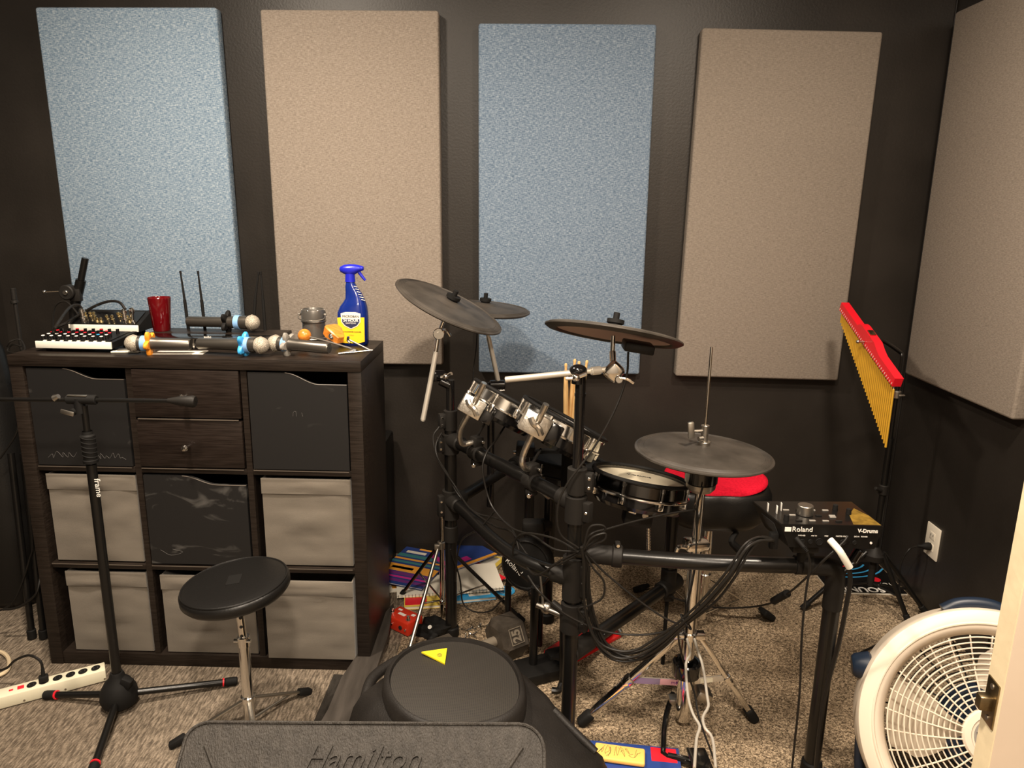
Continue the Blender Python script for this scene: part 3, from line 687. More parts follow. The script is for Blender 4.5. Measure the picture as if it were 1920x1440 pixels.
for i in range(6): b.cyl(V((sc.x, sc.y - .0112, .29 + .026 * i)), V((sc.x, sc.y - .009, .29 + .026 * i)), .0042, n=12)
b.make('height_holes', 'ink', t)
b = MB(); b.cyl(V((sc.x, sc.y, .015)), V((sc.x, sc.y, .27)), .0145, n=24); b.cyl(V((sc.x, sc.y, .255)), V((sc.x, sc.y, .285)), .0165, n=20, bev=.002); b.cyl(V((sc.x - .022, sc.y - .008, .275)), V((sc.x + .022, sc.y - .008, .275)), .005, n=10); b.cyl(V((sc.x, sc.y, .09)), V((sc.x, sc.y, .108)), .019, n=20, bev=.002); b.make('outer_tube', 'chrome', t)
for tp in (PZ(325, 1395, .01), PZ(577, 1296, .01), V((-.60, 1.50, .01))):
    s0 = V((sc.x, sc.y, .10)); d = (tp - s0).normalized(); b = MB(); side = d.cross(V((0, 0, 1))).normalized(); rot = Matrix((d, side, d.cross(side))).transposed()
    b.box((s0 + tp) / 2 + d * .0, ((tp - s0).length - .02, .012, .006), rot, bev=.001)
    mid = s0.lerp(tp, .72); b.tube([V((sc.x, sc.y, .030)), mid], .004, 8, 1); lg = b.make('leg', 'steel', t)
    b = MB(); b.box(tp - d * .012, (.045, .022, .018), rot, bev=.005); b.make('rubber_foot', 'rubber', lg)

# ================================================================== MUSIC STAND DESK (near)
t = thing('music_stand', 'grey crinkle-finish music stand desk at the bottom edge of the picture', 'music stand', (-.16, .78, 0))
o0 = PY(688, 1356, .89); ux = V((1, .012, .012)).normalized(); dn = V((0, -.80, -.60)).normalized(); up = -dn; nrm = ux.cross(up).normalized()
HWd = .246
poly = [(-HWd, -.34), (HWd, -.34), (HWd, -.035)]
for i in range(7): a = PI / 2 * i / 6; poly.append((HWd - .035 + .035 * math.cos(a), -.035 + .035 * math.sin(a)))
for i in range(7): a = PI / 2 * i / 6; poly.append((-HWd + .030 - .030 * math.sin(a), -.022 + .022 * math.cos(a)))
b = MB(); b.prism(poly, o0 - nrm * .002, ux, up, .002); dk = b.make('desk', 'desk', t)
rim = [o0 + ux * p[0] + up * p[1] for p in poly[2:]] ; b = MB(); b.tube([o0 + ux * HWd + up * -.3] + rim + [o0 + ux * -HWd + up * -.3], .0026, 8, 1); b.make('rolled_edge', 'desk', dk)
for (sx, tx) in ((-1, -1), (1, 1)):
    b = MB(); b.tube([o0 + ux * (sx * (HWd - .03)) + up * -.030 + nrm * .0005, o0 + ux * (sx * (HWd - .10)) + up * -.13 + nrm * .0005], .0028, 8, 1); b.make('stiffening_rib', 'desk', dk)
text('Hamilton', o0 + ux * .000 + up * -.046 + nrm * .0012, ux, up, .042, 'desk', dk, ext=.0022, shear=.35)
b = MB(); pb = o0 + dn * .17 - nrm * .012; b.box(pb, (.07, .05, .02), bev=.004); b.tube([pb, pb + V((0, .01, -.06)), V((pb.x, pb.y + .01, .1))], .011, 14, 4); b.make('post', 'blackpaint', t)
for i in range(3):
    a = 2 * PI * i / 3 + .5; b = MB(); b.tube([V((pb.x, pb.y + .01, .11)), V((pb.x + .12 * math.cos(a), pb.y + .12 * math.sin(a), .05)), V((pb.x + .22 * math.cos(a), pb.y + .22 * math.sin(a), .010))], .009, 10, 4); b.make('leg', 'blackpaint', t)

# ================================================================== FLOOR MONITOR SPEAKER
t = thing('loudspeaker', 'black floor speaker lying on its back with yellow triangle label', 'speaker', (-.12, 1.5, 0))
A = V((-.150, 1.575, .265))      # centre of woofer rim
U = (V((.30, 1.30, 0)) - V((-.2, 1.62, 0))).normalized(); Wd = V((-U.y, U.x, 0)); gn = (V((0, 0, 1)) + U * .06 - Wd * .02).normalized()
gu = (U - gn * U.dot(gn)).normalized(); gw = gn.cross(gu)
def outline(cx, a0, a1, bw, n=48, sc_=1):
    out = []
    for i in range(n):
        th = 2 * PI * i / n; c_, s2 = math.cos(th), math.sin(th)
        out.append((cx + (a1 if c_ > 0 else a0) * c_ * sc_, bw * s2 * (1 - .22 * max(0, c_) ** 2 + .03 * c_) * sc_))
    return out
# shell rings along U (length axis)
def ringU(s, hw, zt_, zb, rr=.05):
    out = []; c = V((A.x, A.y, 0)) + U * s
    prof = [(-hw, zb + rr * .4), (-hw, zb + (zt_ - zb) * .55), (-hw * .96, zt_ - rr), (-hw * .86, zt_ - rr * .35), (-hw * .7, zt_), (-hw * .35, zt_ + .002), (0, zt_ + .003), (hw * .35, zt_ + .002), (hw * .7, zt_), (hw * .86, zt_ - rr * .35), (hw * .96, zt_ - rr), (hw, zb + (zt_ - zb) * .55), (hw, zb + rr * .4), (hw * .9, zb), (-hw * .9, zb)]
    return [c + Wd * p[0] + V((0, 0, p[1])) for p in prof]
b = MB()
b.loft([ringU(-.215, .10, .16, .04), ringU(-.21, .15, .19, .02), ringU(-.19, .175, .225, .008), ringU(-.12, .195, .245, .002), ringU(0, .20, .250, .002), ringU(.10, .192, .245, .002), ringU(.17, .178, .225, .002), ringU(.22, .172, .190, .004), ringU(.29, .168, .150, .004), ringU(.335, .164, .135, .006), ringU(.352, .150, .120, .012), ringU(.358, .12, .09, .03)])
sh = b.make('enclosure', 'speaker', t, 60)
ol = outline(0, .168, .178, .162)
def gp(p, h=0, k=1): return A + gu * (p[0] * k) + gw * (p[1] * k) + gn * h
b = MB(); rr_ = []
for (k, h) in ((1.06, -.035), (1.04, .000), (1.0, .012), (.95, .013), (.93, .004)): rr_.append([gp(p, h, k) for p in ol])
b.loft(rr_, caps=False); b.make('grille_frame', 'speaker', t, 60)
b = MB(); rr_ = [[gp(p, .005 + .012 * (1 - k * k), k * .935) for p in ol] for k in (1, .8, .6, .4, .2, .02)]; b.loft(rr_, caps=True); b.make('grille', 'mesh', t, 60)
q = [PZ(790, 1227, .285), PZ(838, 1219, .285), PZ(834, 1246, .285)]
b = MB(); zz = [A + gn * .020 + (p - A) - gn * (p - A).dot(gn) for p in q]; cc = (zz[0] + zz[1] + zz[2]) / 3
b.add([p for p in zz] + [p - gn * .004 for p in zz], [(0, 1, 2), (5, 4, 3), (0, 3, 4, 1), (1, 4, 5, 2), (2, 5, 3, 0)]); lb = b.make('logo_plate', 'yellow', t); lb['label'] = 'yellow triangular maker plate'
b = MB(); b.torus(cc + gn * .0008 + gu * .006, gn, .006, .0006, 20, 4); b.torus(cc + gn * .0008 + gu * .006, gn, .003, .0006, 16, 4); b.make('emblem', 'ink', lb)
base_ = V((A.x, A.y, 0)); b = MB(); b.tube([base_ + U * .205 + Wd * .128 + V((0, 0, .196)), base_ + U * .25 + Wd * .126 + V((0, 0, .172)), base_ + U * .325 + Wd * .122 + V((0, 0, .138))], .010, 12, 4); b.make('ridge', 'speaker', t)
b = MB(); h0 = V((A.x, A.y, 0)) - U * .205; b.tube([h0 + Wd * .12 + V((0, 0, .185)), h0 - U * .03 + Wd * .07 + V((0, 0, .20)), h0 - U * .035 - Wd * .03 + V((0, 0, .20)), h0 - Wd * .1 + V((0, 0, .185))], .014, 12, 5); b.make('carry_handle', 'speaker', t)

# ================================================================== BLACK BOARD + MAT STRIP
b = MB()
r0 = [PZ(739, 1127, .10), PZ(735, 1150, .06), PZ(700, 1185, .06)]
P1 = PZ(738, 1128, .11); P2 = PZ(655, 1365, .11); P3 = PZ(625, 1365, .012); P4 = PZ(697, 1190, .012)
t1 = V((.012, 0, 0))
P2b = V((P2.x, P2.y, P2.z)); 
fl = [PZ(738, 1130, .05), PZ(712, 1160, .05), PZ(694, 1192, .05), PZ(640, 1270, .05), PZ(615, 1330, .05), PZ(590, 1372, .05), PZ(655, 1372, .05), PZ(683, 1320, .05), PZ(712, 1235, .05), PZ(728, 1190, .05)]
b.add([p for p in fl] + [p - V((0, 0, .018)) for p in fl], [tuple(range(10)), tuple(range(19, 9, -1))] + [(i, (i + 1) % 10, 10 + (i + 1) % 10, 10 + i) for i in range(10)])
for k in (2, 5, 6, 8): c = fl[k].lerp(sum(fl, V()) / 10, .35); b.cyl(V((c.x, c.y, 0)), V((c.x, c.y, .034)), .012, n=12)
board = tag(b.make('tapered_board', 'plank', ang=25), 'long black tapering board lying between the shelf and the speaker', 'board')
b = MB(); c = [PZ(626, 1264, .004), PZ(672, 1266, .004), PZ(650, 1372, .004), PZ(580, 1372, .004)]
b.add(c + [V((p.x, p.y, .0005)) for p in c], [(0, 1, 2, 3), (7, 6, 5, 4), (0, 4, 5, 1), (1, 5, 6, 2), (2, 6, 7, 3), (3, 7, 4, 0)]); tag(b.make('floor_strip', 'desk'), 'flat dark strip on the carpet between stool foot and black board', 'strip')

# ================================================================== RED STOMP PEDAL
c = PZ(747, 1162, .03); c.x = -.382; t = thing('effects_pedal', 'orange-red guitar effects pedal on the carpet beside the shelf', 'effects pedal', (c.x, c.y, 0))
rot = Matrix.Rotation(-.62, 3, 'Z'); b = MB(); b.box((c.x, c.y, .026), (.105, .072, .044), rot, bev=.003); bd = b.make('housing', 'pedalred', t)
for (dx, dy) in ((-.042, -.012), (.038, -.018)):
    q = V((c.x, c.y, .048)) + rot @ V((dx, dy, 0)); b = MB(); b.cyl(q, q + V((0, 0, .005)), .008, n=8); b.cyl(q, q + V((0, 0, .012)), .004, n=10); b.cyl(q + V((0, 0, .012)), q + V((0, 0, .018)), .0055, n=12); b.make('footswitch', 'chrome', t)
b = MB(); q = V((c.x, c.y, .0485)) + rot @ V((-.008, 0, 0)); b.box(q, (.03, .012, .0006), rot); b.box(q + rot @ V((.035, .018, 0)), (.014, .012, .0006), rot); b.box(q + rot @ V((-.025, .018, 0)), (.016, .008, .0006), rot); b.make('white_marking', 'whiteink', bd)
b = MB(); q = V((c.x, c.y, .026)) + rot @ V((.020, -.0362, 0)); b.cyl(q, q + rot @ V((0, -.003, 0)), .007, n=16); b.make('jack_socket', 'ink', bd)
b = MB(); q = V((c.x, c.y, .026)) + rot @ V((-.020, -.0362, 0)); b.cyl(q, q + rot @ V((0, -.004, 0)), .004, n=12); q = V((c.x, c.y, .026)) + rot @ V((.043, -.0362, 0)); b.cyl(q, q + rot @ V((0, -.004, 0)), .004, n=12)
for i in range(3): b.torus(V((c.x, c.y, .02)) + rot @ V((-.052 - .003, -.02 + .008 * i, 0)), rot @ V((0, 1, 0)), .010, .0012, 16, 5)
b.make('metal_fittings', 'chrome', bd)

# ================================================================== ELECTRONIC DRUM RACK
YA, YB, YC = 2.20, 1.70, 1.62
xA = PY(845, 900, YA).x; xB = PY(1078, 1000, YB).x
rk = thing('drum_rack', 'black tubular electronic drum rack with clamps and curved bars', 'drum rack', (xB, YB, 0))
def zat(px, py, y): return PY(px, py, y).z
def post(x, y, z0, z1, r=.019, foot=True):
    b = MB(); b.cyl((x, y, z0), (x, y, z1), r, n=28); o = b.make('post', 'blackpaint', rk)
    if foot and z0 < .05:
        b = MB(); b.lathe([(.001, 0), (.024, 0), (.026, .004), (.025, .030), (.021, .034), (.019, .034)], (x, y, 0), Z1, 24); b.make('rubber_foot', 'rubber', o)
    return o
zAt = zat(828, 800, YA); zBt = zat(1075, 870, YB)
post(xA, YA, .002, zAt); post(xB, YB, .002, zat(1075, 880, YB))
def clamp(x, y, z0, z1, r=.0265, side=V((1, -.3, 0)), name='clamp', bolts=2):
    b = MB(); b.lathe([(r - .005, z0), (r, z0 + .002), (r, z1 - .002), (r - .005, z1)], (x, y, 0), Z1, 32, caps=True)
    sd = side.normalized(); pr = V((-sd.y, sd.x, 0)); rot = Matrix((sd, pr, V((0, 0, 1)))).transposed()
    b.box(V((x, y, (z0 + z1) / 2)) + sd * (r + .006), (.022, .022, (z1 - z0) * .72), rot, bev=.004); o = b.make(name, 'clampblack', rk)
    for i in range(bolts):
        zz = z0 + (z1 - z0) * ((i + .5) / bolts * .7 + .15); q = V((x, y, zz)) + sd * (r + .009); b = MB(); b.cyl(q - pr * .0135, q + pr * .0135, .0042, n=12, bev=.001); b.make('bolt', 'chrome', o)
    return o
# tall narrow boom tubes carrying the cymbal arms
b = MB(); b.cyl((xA, YA, zAt - .10), (xA, YA, zat(826, 712, YA)), .013, n=24); b.make('boom_tube', 'blackgloss', rk)
clamp(xA, YA, zat(828, 806, YA), zat(828, 768, YA), .021, V((-1, -.5, 0)), 'collar')
b = MB(); b.cyl((xB, YB, zBt - .10), (xB, YB, zat(1083, 705, YB)), .0125, n=24); b.cyl((xB, YB, zat(1083, 742, YB)), (xB, YB, zat(1083, 737, YB)), .0135, n=24); b.make('boom_tube', 'blackgloss', rk)
clamp(xB, YB, zat(1075, 925, YB), zat(1075, 876, YB), .024, V((1, -.35, 0)), 'collar')
clamp(xA, YA, zat(835, 850, YA), zat(835, 812, YA), .0265, V((-1, -.5, 0)))
clamp(xA, YA, zat(845, 972, YA), zat(845, 918, YA), .0265, V((-1, -.5, 0)))
clamp(xB, YB, zat(1075, 978, YB), zat(1075, 928, YB), .0270, V((.8, -.6, 0)), bolts=1)
clamp(xB, YB, zat(1075, 1122, YB), zat(1075, 1042, YB), .0275, V((.8, -.6, 0)), bolts=1)
clamp(xB, YB, zat(1070, 1182, YB), zat(1070, 1128, YB), .0285, V((.8, -.6, 0)), bolts=1)
b = MB(); b.lathe([(.019, 0), (.0225, .002), (.0225, .052), (.019, .054)], (xA, YA, zat(845, 985, YA) - .054), Z1, 24); b.make('sleeve', 'clampblack', rk)
# cross bars
zu = (zat(835, 822, YA) + zat(1060, 945, YB)) / 2; zl = .480
pa = V((xA, YA, zu)); pb_ = V((xB, YB, zu)); dd = (pb_ - pa).normalized()
b = MB(); b.cyl(pa, pb_, .0185, n=28); b.make('upper_bar', 'blackpaint', rk)
for (p, d) in ((pa, dd), (pb_, -dd)): b = MB(); b.lathe([(.019, .0), (.024, .002), (.024, .058), (.020, .062), (.0185, .062)], p, d, 28); b.make('bar_socket', 'clampblack', rk)
low = [V((xA, YA, zl)), PZ(878, 965, zl), PZ(925, 1012, zl), PZ(985, 1052, zl), V((xB, YB, zl))]
b = MB(); b.tube(low, .0185, 24, 8); b.make('curved_bar', 'blackpaint', rk)
sp = spline(low, 8)
for (p, d) in ((sp[0], sp[3] - sp[0]), (sp[-1], sp[-4] - sp[-1])): b = MB(); b.lathe([(.019, .0), (.024, .002), (.024, .058), (.020, .062), (.0185, .062)], p, d, 28); b.make('bar_socket', 'clampblack', rk)
# right curved bar and front post
zr = .555; xC = PY(1545, 1250, YC).x
rb = [V((xB, YB, zat(1080, 1035, YB))), PY(1150, 1042, 1.69), PY(1300, 1053, 1.645), PY(1420, 1058, 1.625), PY(1500, 1060, 1.62)]
b = MB(); b.tube(rb, .0195, 24, 8); b.make('curved_bar', 'blackpaint', rk)
e0 = PY(1490, 1059, 1.62); el = [e0, PY(1525, 1060, 1.62), V((xC - .012, YC, e0.z - .006)), V((xC, YC, e0.z - .035)), V((xC, YC, e0.z - .11))]
b = MB(); b.tube(el, .0225, 24, 8); b.make('elbow', 'clampblack', rk)
post(xC, YC, .002, e0.z - .07, .0195)
q0 = rb[0]; q1 = rb[1]; d = (rb[1] - rb[0]).normalized()
b = MB(); b.cyl(q0 + d * .02, q1 + d * .01, .024, n=28, bev=.002); b.cyl(q1 - d * .004, q1 + d * .022, .028, n=28, bev=.003); b.box(q1 + d * .009 + V((0, 0, .030)), (.014, .020, .016), bev=.003); tsk = b.make('bar_socket', 'clampblack', rk)
b = MB(); b.cyl(q1 + d * .009 + V((0, -.012, .032)), q1 + d * .009 + V((0, .012, .032)), .004, n=12); b.make('bolt', 'chrome', tsk)
b = MB(); q = PY(1508, 1055, 1.62); b.lathe([(.0225, -.012), (.027, -.010), (.027, .014), (.0225, .016)], q, (1, 0, 0), 28); b.box(q + V((.002, 0, .040)), (.03, .03, .06), bev=.005); b.make('module_clamp', 'clampblack', rk)
# low rear bar with T joint
zt_ = .268; t0 = V((xB, YB, zt_)); t1 = PZ(1262, 1092, zt_); d = (t1 - t0).normalized()
b = MB(); b.cyl(t0, t1, .0195, n=28); b.make('lower_bar', 'blackpaint', rk)
b = MB(); b.cyl(t0, t0 + d * .085, .024, n=28, bev=.003); b.make('bar_socket', 'clampblack', rk)
b = MB(); b.cyl(t1 - d * .075, t1 + d * .025, .025, n=28, bev=.004); b.cyl(t1 - d * .03 + V((0, 0, -.02)), t1 - d * .03 + V((0, 0, .06)), .024, n=24, bev=.003); b.box(t1 - d * .03 + V((0, -.02, -.028)), (.03, .02, .02), bev=.004); tj = b.make('tee_joint', 'clampblack', rk)
b = MB(); q = t1 - d * .03; b.cyl(V((q.x, q.y, .04 + zt_)), V((q.x, q.y, .50)), .018, n=24); b.make('post', 'blackpaint', rk)
b = MB(); b.cyl(V((q.x, q.y, .0)), V((q.x, q.y, zt_ - .02)), .006, n=12); b.make('support_rod', 'rubber', rk)
# left rear bar
s0 = V((xA, YA, zat(850, 945, YA))); s1 = PZ(972, 866, s0.z); d = (s1 - s0).normalized()
b = MB(); b.cyl(s0, s1 + d * .1, .0185, n=24); b.make('side_bar', 'blackpaint', rk)
b = MB(); b.cyl(s0 + d * .0, s0 + d * .07, .024, n=24, bev=.003); b.make('bar_socket', 'clampblack', rk)
b = MB(); q = s1 - d * .02; b.lathe([(.019, -.02), (.026, -.017), (.026, .017), (.019, .02)], q, d, 24); b.box(q + V((-.01, -.025, -.02)), (.03, .03, .03), bev=.005); b.make('clamp', 'clampblack', rk)
# rear posts
yE = 2.44; xE = PY(920, 860, yE).x
b = MB(); b.cyl((xE, yE, .36), (xE, yE, zat(936, 718, yE)), .0125, n=20); b.make('boom_tube', 'blackgloss', rk)
s2 = s1 + d * .1
post(s2.x, s2.y, .002, s2.z + .03, .0185)
yD = 2.30; xD = PY(1030, 980, yD).x; post(xD, yD, .002, zat(1030, 900, yD), .018)
b = MB(); p0 = V((xD, yD, .36)); b.cyl(p0 - V((.03, .02, 0)), p0 + V((.0, .0, .0)), .024, n=20, bev=.004); b.box(p0 + V((-.055, -.03, .0)), (.07, .05, .05), bev=.01); b.make('clamp', 'clampblack', rk)
# small link rod beside the kick tower
b = MB(); a_ = PY(1035, 1130, YB + .01); c_ = PY(1062, 1152, YB - .01); b.cyl(a_, c_, .010, n=16, bev=.002); b.make('link_arm', 'clampblack', rk)

# ---- L-rod clamps on the upper bar (belong to the pads)
def lrod_clamp(parent, px, py):
    y0 = None
    # nearest point on the upper bar for that pixel column
    best = min((PXY(pa.lerp(pb_, k / 100)) - V((px, py))).length * 1000 + k for k in range(101)); k = int(round(best % 1000)) if False else min(range(101), key=lambda k: abs(PXY(pa.lerp(pb_, k / 100)).x - px))
    c = pa.lerp(pb_, k / 100); b = MB(); b.lathe([(.019, -.020), (.0245, -.017), (.0245, .017), (.019, .020)], c, dd, 28)
    b.box(c + V((0, 0, .034)), (.036, .034, .034), Matrix.Rotation(-.9, 3, 'Z'), bev=.008); b.box(c + V((0, 0, -.030)), (.022, .03, .022), Matrix.Rotation(-.9, 3, 'Z'), bev=.005)
    cl = b.make('rod_clamp', 'clampblack', parent)
    b = MB(); q = c + V((-.004, -.018, -.033)); b.cyl(q, q + V((-.004, -.010, 0)), .006, n=12, bev=.001); b.cyl(c + V((.016, -.012, .038)), c + V((.022, -.022, .038)), .005, n=12, bev=.001); b.make('bolt', 'chrome', cl)
    b = MB(); b.box(c + V((.012, .01, .066)), (.006, .016, .045), Matrix.Rotation(.5, 3, 'Y'), bev=.002); b.make('wing_lever', 'clampblack', cl)
    return c
def PXY(p):
    q = V(p) - CAM; a = q.dot(R_); b_ = q.dot(D_); c = q.dot(F_); return V((960 + FPX * a / c, 720 + FPX * b_ / c))

def drum_pad(label, name, cat, c, n, R, depth, headmat='head', hoopmat='chrome', shellmat='blackgloss', lugs=6, group=None, rimrubber=True, loc=None):
    n = V(n).normalized(); c = V(c); u, v, w_ = basis(n)
    t = thing(name, label, cat, loc or V((c.x, c.y, 0)) , group)
    b = MB(); b.lathe([(R * .60, -depth), (R * .90, -depth * .96), (R * .97, -depth * .80), (R * .97, -.006), (R * .93, -.002)], c, n, 64, caps=False)
    b.loft([b.ring(c - n * depth, u, v, R * .6, 64), b.ring(c - n * (depth - .002), u, v, R * .02, 64)], caps=False); sh = b.make('shell', shellmat, t)
    b = MB(); b.lathe([(R * .985, -.030), (R * 1.03, -.030), (R * 1.035, -.026), (R * 1.0, -.024), (R * 1.0, .004), (R * 1.045, .007), (R * 1.045, .011), (R * .99, .013), (R * .97, .010), (R * .97, -.01), (R * .985, -.030)], c, n, 72); hp = b.make('hoop', hoopmat, t)
    if rimrubber: b = MB(); b.torus(c + n * .011, n, R * 1.01, .006, 64, 8); b.make('rim_rubber', 'rubber', hp)
    b = MB(); b.lathe([(R * .975, .001), (R * .9, .003), (R * .3, .0032), (.0005, .0032)], c, n, 64); b.make('head', headmat, t)
    for i in range(lugs):
        a = 2 * PI * i / lugs + .3; q = c + (u * math.cos(a) + v * math.sin(a)) * (R * 1.03)
        b = MB(); b.cyl(q - n * (depth * .62), q + n * .004, .0028, n=8); b.cyl(q - n * .004, q + n * .008, .0052, n=8, bev=.001)
        q2 = c + (u * math.cos(a) + v * math.sin(a)) * (R * 1.0) - n * (depth * .55); b.box(q2, (.016, .016, .026), Matrix((u * math.cos(a) + v * math.sin(a), -u * math.sin(a) + v * math.cos(a), n)).transposed(), bev=.003); b.make('tension_lug', 'chrome', t)
    return t, c, n, R
def bracket(t, ctr, n, xdir, rodpts, sz=(.066, .046, .052)):
    """chrome box bracket with wing nut and bent chrome rod"""
    n = V(n).normalized(); x = (V(xdir) - n * V(xdir).dot(n)).normalized(); y = n.cross(x); rot = Matrix((x, y, n)).transposed()
    b = MB(); b.box(ctr, sz, rot, bev=.0025); br = b.make('bracket', 'wchrome', t)
    f = ctr - y * (sz[1] / 2 + .003); b = MB(); b.cyl(f + y * .004, f - y * .010, .008, n=14); b.tube([f - y * .010 + x * -.022 + n * .012, f - y * .013 + x * -.010 + n * .002, f - y * .012, f - y * .013 + x * .010 - n * .004, f - y * .010 + x * .022 - n * .014], .0078, 8, 4); b.make('wing_nut', 'wchrome', br)
    b = MB(); b.box(ctr + x * (sz[0] / 2 + .018) + y * .004, (.034, sz[1] * .8, sz[2] * .94), rot, bev=.003); b.make('bracket_cover', 'blackgloss', br)
    b = MB(); b.tube(rodpts, .0082, 14, 5); b.make('l_rod', 'wchrome', t)
# tom 1
n1 = V((.47, .22, .85)); C1 = PY(949, 752, 2.10)
t, c, n, R = drum_pad('small tom pad farther left on the rack, with chrome wing-nut bracket', 'tom_pad', 'drum pad', C1, n1, .108, .066, headmat='rubber', group='rack tom pads')
cl = lrod_clamp(t, 893, 850); yy = 2.00
bc = PY(885, 762, yy)
bracket(t, bc, n1, (1, 0, -.5), [PY(908, 718, yy - .03), PY(885, 765, yy - .01), PY(863, 808, yy + .02), PY(866, 832, yy + .05), cl + V((-.01, -.01, .034)), cl + V((.01, .01, .034))])
# tom 2
n2_ = V((.46, .17, .87)); C2 = PY(1056, 792, 1.93)
t, c, n, R = drum_pad('larger tom pad nearer the middle of the rack, partly behind the boom tube', 'tom_pad', 'drum pad', C2, n2_, .123, .070, headmat='rubber', group='rack tom pads')
cl = lrod_clamp(t, 998, 905); yy = 1.795
bc = PY(1003, 795, yy)
bracket(t, bc, n2_, (1, 0, -.5), [PY(1024, 758, yy - .03), PY(1002, 806, yy - .01), PY(982, 850, yy), PY(980, 872, yy), cl + V((-.008, -.01, .036)), cl + V((.012, .01, .036))], (.072, .046, .056))
# third pad behind
n3 = V((.10, .10, .98)); C3 = PY(1064, 868, 2.22)
t, c, n, R = drum_pad('black rear tom pad low behind the larger tom pad', 'tom_pad', 'drum pad', C3, n3, .118, .060, headmat='rubber', hoopmat='black')
b = MB(); q = PY(985, 842, 2.14); b.box(q, (.055, .06, .035), Matrix.Rotation(.1, 3, 'Y'), bev=.006); br = b.make('bracket', 'clampblack', t)
b = MB(); b.cyl(q + V((-.027, -.01, -.008)), q + V((-.036, -.012, -.008)), .005, n=12); b.make('bolt', 'chrome', br)
b = MB(); b.tube([q + V((0, 0, -.01)), q + V((.0, .04, -.09)), V((xD, yD - .005, zat(1030, 935, yD)))], .007, 10, 4); b.make('l_rod', 'wchrome', t)
# snare
n4 = V((.15, .15, .96)); C4 = PY(1201, 899, 1.90)
t, c, n, R = drum_pad('snare pad with a cream head behind the hi-hat stand', 'snare_pad', 'drum pad', C4, n4, .128, .070, hoopmat='blackchrome', lugs=8, rimrubber=True)
u = (V((1, 0, 0)) - n * n.x).normalized(); v = n.cross(u)
b = MB(); b.torus(c - n * .030, n, R * 1.035, .0042, 72, 8); b.make('chrome_ring', 'chrome', t)
text('V-DRUMS', c + n * .0036 + v * .03, u, v, .016, 'ink', t)
b = MB(); q = PY(1196, 962, 1.84); b.box(q, (.075, .05, .062), Matrix.Rotation(.12, 3, 'Y'), bev=.006); br = b.make('sensor_box', 'black', t)
b = MB(); b.box(q + V((-.006, -.0, .034)), (.07, .045, .006), Matrix.Rotation(.12, 3, 'Y'), bev=.002); b.cyl(q + V((.015, -.0255, .004)), q + V((.015, -.028, .004)), .008, n=16); b.make('top_plate', 'wchrome', br)
b = MB(); q2 = PY(1186, 955, 1.82); b.box(q2, (.024, .014, .020), Matrix.Rotation(.3, 3, 'Y'), bev=.003); b.make('throw_off', 'chrome', br)
b = MB(); b.cyl(PY(1216, 968, 1.86), PY(1216, 1045, 1.86), .0055, n=14)
for i in range(14): 
    q = PY(1216, 968, 1.86).lerp(PY(1216, 1045, 1.86), .08 + .065 * i); b.torus(q, Z1, .0055, .0009, 14, 4)
b.make('threaded_rod', 'chrome', t)
b = MB(); q = PY(1105, 893, 1.74); b.tube([V((xB + .02, YB - .01, q.z)), q, c - u * R * .97 - n * .04], .012, 12, 4); b.make('mount_arm', 'rubber', t)
b = MB(); q = PY(1105, 893, 1.72); b.sph(q, .010, n=14, m=10); b.make('mount_ball', 'chrome', t)

# ================================================================== CYMBAL PADS
def cymbal(label, c, n, R, group=None, bell=.05, logo=None, name='cymbal_pad', flat=False):
    n = V(n).normalized(); c = V(c); t = thing(name, label, 'cymbal', V((c.x, c.y, 0)), group); u, v, w_ = basis(n)
    h = .020
    prof = [(R, 0), (R * .998, .0035), (R * .97, .0055)]
    for i in range(1, 9): k = 1 - i / 9; prof.append((bell + (R * .97 - bell) * k, .0055 + h * .55 * (1 - k) + (.0006 if i % 2 else 0)))
    prof += [(bell * .95, h * .75), (bell * .75, h * .98), (bell * .45, h * 1.12), (.008, h * 1.15)]
    b = MB(); b.lathe(prof, c, n, 80); 
    for k in range(5): b.torus(c + n * (.0060 + .0003 * k), n, R * (.955 - .022 * k), .0012, 72, 4)
    pl = b.make('playing_surface', 'pad', t, 50)
    b = MB(); b.lathe([(R, 0), (R * .95, -.005), (R * .84, -.006), (R * .82, -.0005)], c, n, 72, caps=False); b.make('rubber_edge', 'pad', t, 50)
    b = MB(); b.lathe([(R * .82, -.001), (R * .6, .003), (bell, h * .45), (.008, h * .6)], c, n, 72); bk = b.make('underside', 'padback', t, 50)
    return t, c, n, u, v, h
def felt_nut(t, c, n, h, s=1.0):
    b = MB(); b.lathe([(.001, h * .9), (.015 * s, h * .9), (.015 * s, h * .9 + .008), (.019 * s, h * .9 + .010), (.019 * s, h * .9 + .019), (.001, h * .9 + .020)], c, n, 20); b.cyl(c + n * (h + .012), c + n * (h + .034), .007 * s, n=14, bev=.001); b.make('wing_nut', 'rubber', t)
def tilter(t, p, ax=V((0, 1, 0)), s=1.0, m='chrome'):
    b = MB(); b.cyl(p - ax * .012 * s, p + ax * .012 * s, .016 * s, n=24, bev=.002); b.cyl(p - ax * .018 * s, p + ax * .018 * s, .006 * s, n=12)
    b.tube([p + ax * -.016 * s, p + V((.022, -.018, .012)) * s, p + V((.034, -.016, -.004)) * s], .0042 * s, 8, 4); return b.make('tilter', m, t)
